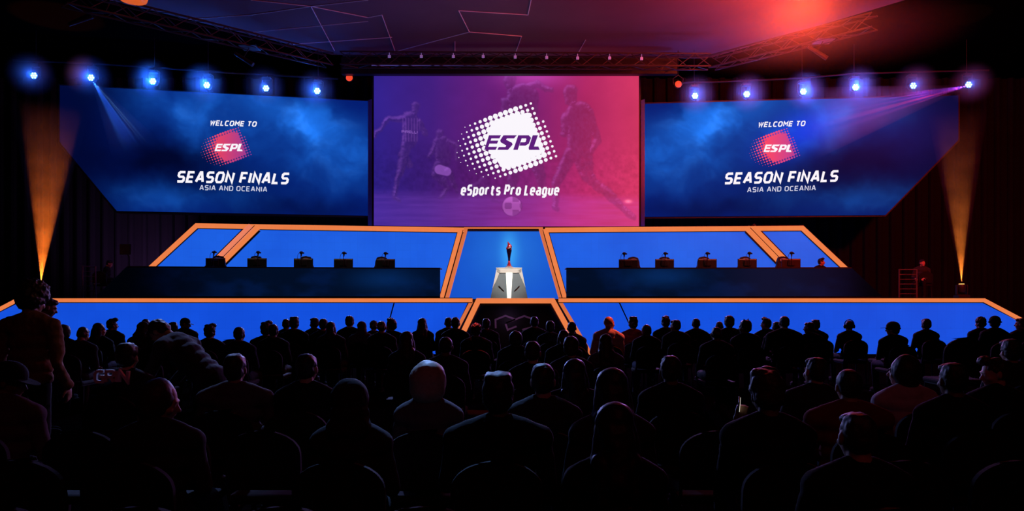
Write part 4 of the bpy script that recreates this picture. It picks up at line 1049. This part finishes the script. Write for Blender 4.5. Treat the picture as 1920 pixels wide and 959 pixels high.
# ---- audience chairs
M_SEAT = mat('chair_cushion', (.010, .009, .011), .85, scale=30, var=.2, spec=.15); M_FR = mat('chair_frame', (.02, .02, .022), .45, metal=.4)
def make_chair():
    t = thing('audience_chair', '', 'chair')
    bm = bmesh.new(); n = 12
    prof = [(-.20, .50), (-.225, .62)] + [(-.225 + (1 - math.cos(a)) * .225 if False else -.225 * math.cos(a), .72 + .14 * math.sin(a)) for a in np.linspace(0, math.pi, n)] + [(.225, .62), (.20, .50)]
    prism(bm, [Vector((x, -.26 - (z - .5) * .12, z)) for x, z in prof], (0, .045, 0)); bmesh.ops.bevel(bm, geom=list(bm.edges), offset=.008, segments=1, affect='EDGES')
    obj('backrest', bm, M_SEAT, t)
    bm = bmesh.new(); box(bm, (0, .0, .435), (.45, .46, .055), bev=.02); obj('seat', bm, M_SEAT, t)
    bm = bmesh.new()
    for s in (-1, 1): path_tube(bm, [(s * .21, .17, .41), (s * .21, -.22, .41), (s * .215, -.255, .52), (s * .20, -.285, .70)], .011)
    tube(bm, (-.21, -.2, .41), (.21, -.2, .41), .011); tube(bm, (-.21, .15, .41), (.21, .15, .41), .011); obj('frame', bm, M_FR, t)
    for sx in (-1, 1):
        for sy in (-1, 1):
            bm = bmesh.new(); tube(bm, (sx * .21, sy * .18, .41), (sx * .225, sy * .21 - .01, .012), .011); tube(bm, (sx * .225, sy * .21 - .01, .0), (sx * .225, sy * .21 - .01, .016), .016)
            obj('leg', bm, M_FR, t)
    return t
chair0 = make_chair(); chused = False
def chair(x, y, label, group=None):
    global chused
    if not chused: c = chair0; c.location = (x, y, 0); chused = True
    else: c = dup(chair0, (x, y, 0))
    tag(c, label, 'chair', group); return c

ROWS = [3.1, 3.9, 4.7, 5.5, 6.3, 7.1, 8.0, 8.9, 9.8, 10.7, 11.6, 12.5, 13.4, 14.3]
occ = {r: [] for r in ROWS}
# head column, head-top row, pose, hair, cloth, hair size, extra, label, (optional row depth)
A = [
 (4, 621, 'straight', 'short', 'black', 1.0, None, 'person cut by the left frame edge, in front of the sloping orange stage edge', None),
 (121, 607, 'straight', 'bob', 'black', 1.0, None, 'person with thick round hair just right of the standing man in the brown jacket', None),
 (144, 613, 'down', 'short', 'charcoal', .95, None, 'short-haired person beside the round-haired one near the left edge of the blue fascia', None),
 (187, 606, 'turn_right', 'long', 'black', 1.05, None, 'long-haired person slumped towards the right near the left end of the stage', None),
 (211, 597, 'turn_right', 'quiff', 'black', 1.05, None, 'tall dark-haired person looking right beside the slumped long-haired one', None),
 (274, 597, 'straight', 'cropped', 'black', 1.0, None, 'person with cropped hair right behind the hooded one under the left desk end', None),
 (261, 604, 'down', 'hood', 'charcoal', 1.0, None, 'person with a hood up leaning in below the left end of the left desk', None),
 (297, 618, 'turn_right', 'cap', 'black', 1.1, None, 'person in a low cap facing right beside the hooded one', None),
 (324, 603, 'turn_left', 'short', 'black', 1.0, None, 'short-haired person with face turned left, beside the man in the peaked cap', None),
 (345, 595, 'profile_right', 'cap', 'navy', .95, None, 'man in a cap in profile with its brim pointing right', None),
 (394, 608, 'straight', 'quiff', 'navy', 1.08, None, 'person with a raised quiff below the outermost left monitor', None),
 (449, 612, 'straight', 'cropped', 'navy', 1.05, None, 'close-cropped person alone against blue below the second left monitor', None),
 (500, 605, 'broad', 'quiff', 'black', 1.2, None, 'big-headed person with bushy hair right of the cropped person alone against blue', None),
 (513, 607, 'straight', 'short', 'black', 1.0, None, 'person whose head merges with the bushy-haired one to the left', None),
 (537, 597, 'straight', 'short', 'black', .95, None, 'slim head left of the taller one below the third left monitor', None),
 (552, 593, 'straight', 'flat', 'black', 1.05, None, 'tall person with level hair below the third left monitor', None),
 (589, 595, 'turn_left', 'short', 'black', 1.0, None, 'narrow dark head right of the tall level-haired person', None),
 (607, 597, 'straight', 'short', 'black', 1.0, None, 'left head of a close pair below the gap between third and fourth left monitors', None),
 (621, 602, 'straight', 'long', 'charcoal', .92, None, 'long-haired right head of a close pair left of the fourth left monitor', None),
 (656, 592, 'straight', 'short', 'black', 1.05, None, 'person with clear neck and ears standing out below the fourth left monitor', None),
 (679, 600, 'straight', 'hood', 'grey', .85, None, 'person in a grey hood below the left end of the central screen', None),
 (701, 599, 'straight', 'curly', 'black', .85, None, 'curly head left of three close heads under the fifth left monitor', None),
 (716, 600, 'straight', 'short', 'charcoal', .9, None, 'middle one of three close heads under the fifth left monitor', None),
 (733, 597, 'turn_left', 'quiff', 'black', 1.08, None, 'rightmost of three close heads, turned left beside the fascia joint', None),
 (792, 597, 'slim', 'long', 'black', 1.05, None, 'long-haired woman alone against blue, right of the fascia joint', None),
 (763, 621, 'slim', 'long', 'charcoal', 1.0, None, 'nearer long-haired person left below the long-haired woman against blue', None),
 (841, 594, 'straight', 'short', 'black', .95, None, 'left head of the close pair beside the left niche post', None),
 (854, 594, 'straight', 'short', 'black', 1.0, None, 'right head of the close pair beside the left niche post', None),
 (836, 629, 'straight', 'cropped', 'charcoal', 1.0, None, 'round cropped head with faint rim below the close pair at the niche', None),
 (893, 604, 'straight', 'curly', 'black', .9, None, 'person with red-lit curly hair in front of the left niche post', 11.6),
 (912, 597, 'straight', 'short', 'charcoal', 1.05, None, 'dark head with a grey rim just right of the red-lit curly hair', None),
 (1002, 593, 'straight', 'short', 'black', 1.0, None, 'dark head covering the right side of the niche emblem', None),
 (967, 616, 'straight', 'bob', 'black', .85, None, 'rounded head directly below the niche emblem', None),
 (999, 638, 'straight', 'short', 'black', 1.0, None, 'dim head one row nearer than the one below the emblem', None),
 (1032, 602, 'straight', 'short', 'charcoal', 1.1, None, 'head with faint rim in the right half of the dark niche', None),
 (1057, 616, 'straight', 'short', 'black', .9, None, 'small dark head left of the right niche post foot', None),
 (1072, 602, 'straight', 'short', 'navy', .95, None, 'dark head touching the foot of the right niche post', None),
 (1071, 632, 'straight', 'short', 'charcoal', 1.15, None, 'large head with a pale rim below the right niche post', None),
 (1142, 594, 'turn_right', 'bald', 'white', 1.0, None, 'bald person with orange-red light on head and pale shirt', 12.5),
 (1136, 625, 'slim', 'long', 'grey', .95, None, 'dark-haired person directly in front of the bald red-lit one', None),
 (1187, 593, 'straight', 'flat', 'red', 1.08, None, 'person with flat-topped hair and striped red-lit sleeve', 13.4),
 (1212, 605, 'straight', 'bob', 'black', .82, None, 'round-haired person right of the flat-topped one', None),
 (1248, 592, 'straight', 'quiff', 'black', 1.0, None, 'person with tufted hair below the second monitor of the right desk', None),
 (1266, 599, 'turn_left', 'short', 'black', 1.0, None, 'person turned towards the tufted-haired one at left', None),
 (1305, 596, 'straight', 'cropped', 'black', 1.0, None, 'lone cropped person against blue, below the third right monitor', None),
 (1343, 611, 'straight', 'short', 'black', .9, None, 'low small head right of the lone cropped person', None),
 (1353, 602, 'down', 'short', 'black', .85, None, 'half-hidden head behind the tall round head below the third right monitor', None),
 (1367, 592, 'broad', 'short', 'black', 1.1, None, 'tall round head between low small head and the eared hair', None),
 (1396, 599, 'turn_left', 'peaks', 'black', 1.1, None, 'person with hair standing in two peaks below the fourth right monitor', None),
 (1436, 595, 'turn_left', 'quiff', 'black', 1.0, None, 'tousled head right of the two-peaked hair', None),
 (1456, 602, 'straight', 'short', 'charcoal', .95, None, 'low head tucked against the broad-shouldered man', None),
 (1470, 591, 'broad', 'cropped', 'black', 1.0, None, 'broad-shouldered man below the outermost right monitor', None),
 (1517, 603, 'turn_left', 'short', 'black', .95, None, 'left overlapping head of the pair below the outer end of the right backdrop', None),
 (1529, 598, 'straight', 'flat', 'black', 1.0, None, 'right square head of the pair below the outer end of the right backdrop', None),
 (1592, 600, 'straight', 'cropped', 'black', 1.0, 'headphones', 'person wearing headphones alone against the blue fascia', None),
 (1673, 604, 'turn_left', 'cap', 'black', 1.15, None, 'person in a cap with its brim to the left, right of the headphones wearer', None),
 (1736, 598, 'straight', 'short', 'black', 1.1, None, 'upright short-haired person left of the empty rounded chair', None),
 (1838, 593, 'straight', 'curly', 'black', .95, None, 'curly-haired person right of the empty rounded chair', None),
 (1866, 592, 'turn_right', 'cap', 'black', 1.05, None, 'person in a cap facing right below the right stage corner', None),
 (1914, 596, 'turn_left', 'short', 'charcoal', 1.0, None, 'person at the right frame edge with a lit cheek', None),
 (576, 661, 'straight', 'short', 'black', 1.0, None, 'dim near person below the third left monitor', None),
 (659, 708, 'slim', 'hood', 'charcoal', 1.0, None, 'near hooded person with a violet rim left of the pale-haired one', None),
 (804, 677, 'slim', 'bob', 'grey', 1.12, None, 'person with big pale blue-lit round hair below the left edge of the niche', None),
 (934, 695, 'broad', 'flat', 'black', 1.08, None, 'near person with flat squared hair below the niche', None),
 (1018, 679, 'straight', 'short', 'charcoal', 1.02, None, 'person with a violet-rimmed round head right of the squared hair', None),
 (1078, 674, 'broad', 'long', 'black', 1.1, None, 'large dark long-haired person below the right niche post', None),
 (1147, 691, 'slim', 'long', 'charcoal', 1.05, None, 'long-haired woman with violet outlines behind the nearest long-haired head', None),
 (1153, 755, 'slim', 'long', 'black', 1.05, None, 'nearest long-haired head in the middle of the foreground', None),
 (1257, 665, 'straight', 'short', 'black', 1.02, None, 'short-haired person with thin violet rim under the second right monitor', None),
 (1441, 693, 'phone', 'quiff', 'black', 1.12, None, 'wavy-haired person holding a lit phone by the face, near right', None),
 (1590, 689, 'broad', 'cropped', 'maroon', 1.05, None, 'near man with bare neck and dark red shirt at right', None),
 (1535, 669, 'chin', 'short', 'charcoal', 1.0, None, 'dim person with a raised elbow left of the man in dark red shirt', None),
 (1606, 766, 'straight', 'short', 'black', .95, None, 'nearest dark head in front of the man in dark red shirt', None),
 (1692, 663, 'turn_left', 'bob', 'pale', 1.05, None, 'large-headed person in a pale top right of the man in dark red shirt', None),
 (1785, 677, 'straight', 'short', 'black', 1.0, None, 'dim short-haired person between the pale top and the lit profile', None),
 (1869, 667, 'profile_left', 'quiff', 'black', 1.0, None, 'person in profile facing left with a lit brow near the right edge', None),
 (1894, 636, 'straight', 'short', 'charcoal', 1.1, None, 'person behind the lit profile at the right edge', None),
 (292, 708, 'profile_right', 'bob', 'charcoal', .98, None, 'near person looking down to the right with a blue rim on round hair', None),
 (442, 662, 'broad', 'short', 'grey', 1.05, None, 'broad person in a dark grey shirt, near left below the cropped head', None),
 (6, 680, 'profile_right', 'cap', 'grey', 1.1, None, 'person with a blue-lit cap cut by the left frame edge', None),
 (240, 643, 'straight', 'short', 'charcoal', 1.1, None, 'person with reddish-lit hair and lettering across the back', 6.3),
]
def cut(t, n):
    for w in (' below the ', ' right of the ', ' left of the ', ' in front of ', ' beside the ', ' between ', ' towards ', ' with a ', ' behind ', ' and '):
        if len(t.split()) > n and w in t: t = t[:t.rindex(w)]
    if len(t.split()) > n: print('LONG', t)
    return t
PLACED = {}
for (px, py, pose, hk, cloth, hs, extra, lab, fixed) in A:
    ht = POSES[pose]['htop'] * 1.0 + (.02 if hk in ('short', 'cropped', 'cap', 'long', 'bald') else .035)
    if hk == 'bald': ht -= .02
    best = None
    for r in ([fixed] if fixed else ROWS):
        z = EYE - (py - HOR) / F * r; s = z / ht; x = (px - 960) / F * r
        if s < .84 or s > 1.10: continue
        # hips are offset from head by pose
        conf = sum(1 for q in occ[r] if abs(q - x) < .44)
        cost = abs(s - .94) * 10 + conf * 3 + (0 if r > 3 or py > 740 else 5)
        if best is None or cost < best[0]: best = (cost, r, x, s)
    if best is None:
        r = min(ROWS, key=lambda r: abs((EYE - (py - HOR) / F * r) / ht - 1)); s = (EYE - (py - HOR) / F * r) / ht; best = (9, r, (px - 960) / F * r, s)
    _, r, x, s = best
    s = min(max(s, .84), 1.12)
    occ[r].append(x)
    dx = POSES[pose]['hx'] * s
    hc_ = 3 if 'pale blue-lit' in lab else rnd.choice([0, 0, 1, 2])
    b = person(x - dx, r, 0.0, lab, pose, hk, cloth, rnd.randrange(4) if hk != 'bald' else 3, hc_, s, rnd.uniform(-.06, .06), extra, hs=hs * (1.0), legs=rnd.choice(['denim', 'black', 'charcoal']))
    PLACED[lab] = (b, x, r, s)
    short = lab.split(',')[0]
    chair(x - dx, r - .02, 'chair under the ' + cut(short, 13), 'audience chairs in rows')
# empty chairs
ORD = ['', 'second ', 'third ', 'fourth ', 'fifth ', 'sixth ', 'seventh ', 'eighth ', 'ninth ', 'tenth ']
seen_lab = {}
def empties(r, x0, x1, pitch=.54, j=0.):
    n = int((x1 - x0) / pitch); names = [(v[1] / v[2], v[2], k) for k, v in PLACED.items()]
    for k in range(n + 1):
        x = x0 + k * pitch + j
        if any(abs(x - q) < .50 for q in occ[r]): continue
        occ[r].append(x)
        near = min(names, key=lambda t: abs(t[0] - x / r) * 14 + abs(t[1] - r) * .35)
        side = 'left' if x / r < near[0] else 'right'
        base = 'empty chair %s of the %s' % (side, cut(near[2].split(',')[0], 10))
        c_ = seen_lab.get(base, 0); seen_lab[base] = c_ + 1
        if c_: base = base.replace('empty chair', ORD[c_] + 'empty chair')
        chair(x, r, base, 'audience chairs in rows')
chair(P(1787, 0, 9.6).x, 9.6, 'empty dark chair with rounded back standing out against the blue fascia at right', 'audience chairs in rows').scale = (1.22, 1, 1.33)
occ[14.3].append(P(1787, 0, 14.3).x)
empties(14.3, -9.6, 9.6)
empties(4.7, -3.1, 3.1)
empties(3.9, -2.5, 2.6, j=.1)
empties(3.1, -2.0, 2.0, j=.05)

# lettering on one back
b, x, r, s = PLACED['person with reddish-lit hair and lettering across the back']
bm = bmesh.new()
for q in text_quads('GRIN', 0, .30, 0, 0, .115, .024, shear=.05, gap=.35): prism(bm, [Vector((a - .22, -.150 - .0, .97 - c)) for a, c in q], (0, .03, 0))
o = obj('lettering', bm, mat('print_grey', (.85, .8, .85), .7), b); o['label'] = 'grey capital letters across the upper back'
# phone in a raised hand
for lab, sc in (('wavy-haired person holding a lit phone by the face, near right', 1.),):
    b, x, r, s = PLACED[lab]; ph = POSES['phone']['phone']
    t = thing('phone', 'lit phone held up by the wavy-haired person, near right', 'phone')
    p = b.location + Vector((ph.x * s, ph.y * s, ph.z * s)); t.location = p; t.rotation_euler = (.1, -.35, 1.25)
    put_part('case', PH_BODY, M_MON, t); put_part('screen', PH_SCR, emis('phone_glow', (.75, .74, .62), 1.1), t)
def small_phone(px, py, Y, lab, c, rot=(0.3, .2, .1), sc=1.):
    t = thing('phone', lab, 'phone', P(px, py, Y)); t.rotation_euler = rot; t.scale = (sc,) * 3
    return t

# standing people at the left
person((48 - 960) / F * 6.3, 6.35, 0, 'standing man in a brown padded jacket with bushy hair at the left edge', 'stand', 'curly', 'olive', 1, 0, 1.03, -.15, hs=1.22, group=None, legs='black')
person((82 - 960) / F * 8.9, 8.9, 0, 'slim person standing just beyond the man in the brown jacket', 'stand', 'short', 'black', 1, 0, .97, -1.0, group=None, legs='black')
person(P(385, 0, 6.6).x, 6.7, 0, 'person bending over towards the left with a blue-lit back', 'bend', 'short', 'charcoal', 1, 0, 1.0, 1.35, group=None, legs='black')
# people on stage
b = person(P(1543, 0, 24.2).x, ydr(1543) + 1.25, zt, 'player with dark hair bowed behind the outer end of the right desk', 'turn_left', 'quiff', 'black', 3, 0, 1.02, math.pi + .3, group=None, legs='black')
chair(b.location.x, b.location.y, 'plain chair under the player behind the right desk end').location.z = zt
b = person(P(182, 0, 23.2).x, 23.6, zt, 'crew member crouched over a console at the dark left end of the stage', 'down', 'short', 'black', 0, 0, .96, -1.2, group=None, legs='black')
chair(b.location.x, b.location.y, 'plain chair under the crew member at the left end of the stage').location.z = zt
b = person(P(1740, 0, 23.4).x, 23.8, zt, 'crew member seated in dim red light at the right end of the stage', 'turn_left', 'short', 'charcoal', 0, 0, .97, math.pi - .6, group=None, legs='black')
chair(b.location.x, b.location.y, 'plain chair under the crew member at the right end of the stage').location.z = zt

# barriers and the small screen on its stand
M_BAR = mat('barrier_steel', (.10, .095, .11), .5, metal=.3)
def barrier(px0, px1, Y, h, lab, rz=0):
    x0, x1 = P(px0, 0, Y).x, P(px1, 0, Y).x; t = thing('barrier', lab, 'barrier', (x0, Y, zt), rz); w = x1 - x0
    for x in (0, w):
        bm = bmesh.new(); tube(bm, (x, 0, 0), (x, 0, h), .022); obj('post', bm, M_BAR, t)
        bm = bmesh.new(); box(bm, (x, 0, .01), (.08, .5, .02)); obj('foot', bm, M_BAR, t)
    for k in range(6):
        bm = bmesh.new(); z = h - .02 - k * .15; tube(bm, (0, 0, z), (w, 0, z), .012 if k else .02); obj('rail', bm, M_BAR, t)
    return t
barrier(155, 176, 22.9, 1.02, 'grey rail barrier at the dark left end of the stage', .5)
barrier(1686, 1719, 23.2, .93, 'grey rail barrier at the dark right end of the stage')
t = thing('display_stand', 'dark flat display on a thin pole beside the left desk end', 'display', P(238, 0, 24.4)); t.location.z = zt
bm = bmesh.new(); tube(bm, (.08, 0, 0), (.08, 0, 1.35), .022); tube(bm, (.08, 0, 1.35), (0, 0, 1.5), .02); obj('pole', bm, M_MET, t)
bm = bmesh.new(); lathe(bm, [(.24, 0), (.24, .02), (.04, .04)], (.08, 0, 0), n=20); obj('base', bm, M_MET, t)
bm = bmesh.new(); box(bm, (-.05, 0, 1.62), (.36, .05, .34), bev=.01); obj('panel', bm, M_STG, t)

# red key light on the two lit people, warm light on the standing man
def keyon(px, py, Y, frm, col, e, ang):
    light('SPOT', frm, col, e, P(px, py, Y), size=.08, angle=ang, blend=.5, name='person_key')
keyon(1150, 612, 12.2, (7.2, 15.5, 8.6), (1., .09, .045), 7000, 5.5)
keyon(893, 620, 11.3, (-1.4, 14.6, 8.9), (1., .06, .05), 9000, 4)
keyon(70, 620, 6.4, (1.5, 8.0, 5.5), (1., .45, .25), 65, 14)

keyon(806, 700, 4.7, (-1.6, 12, 8.5), (.22, .42, 1.), 6500, 9)  # added blue spot to rim the pale round hair
keyon(370, 665, 6.6, (-6, 16, 9), (.3, .42, 1.), 4500, 9)  # added blue spot to rim the bending person's back
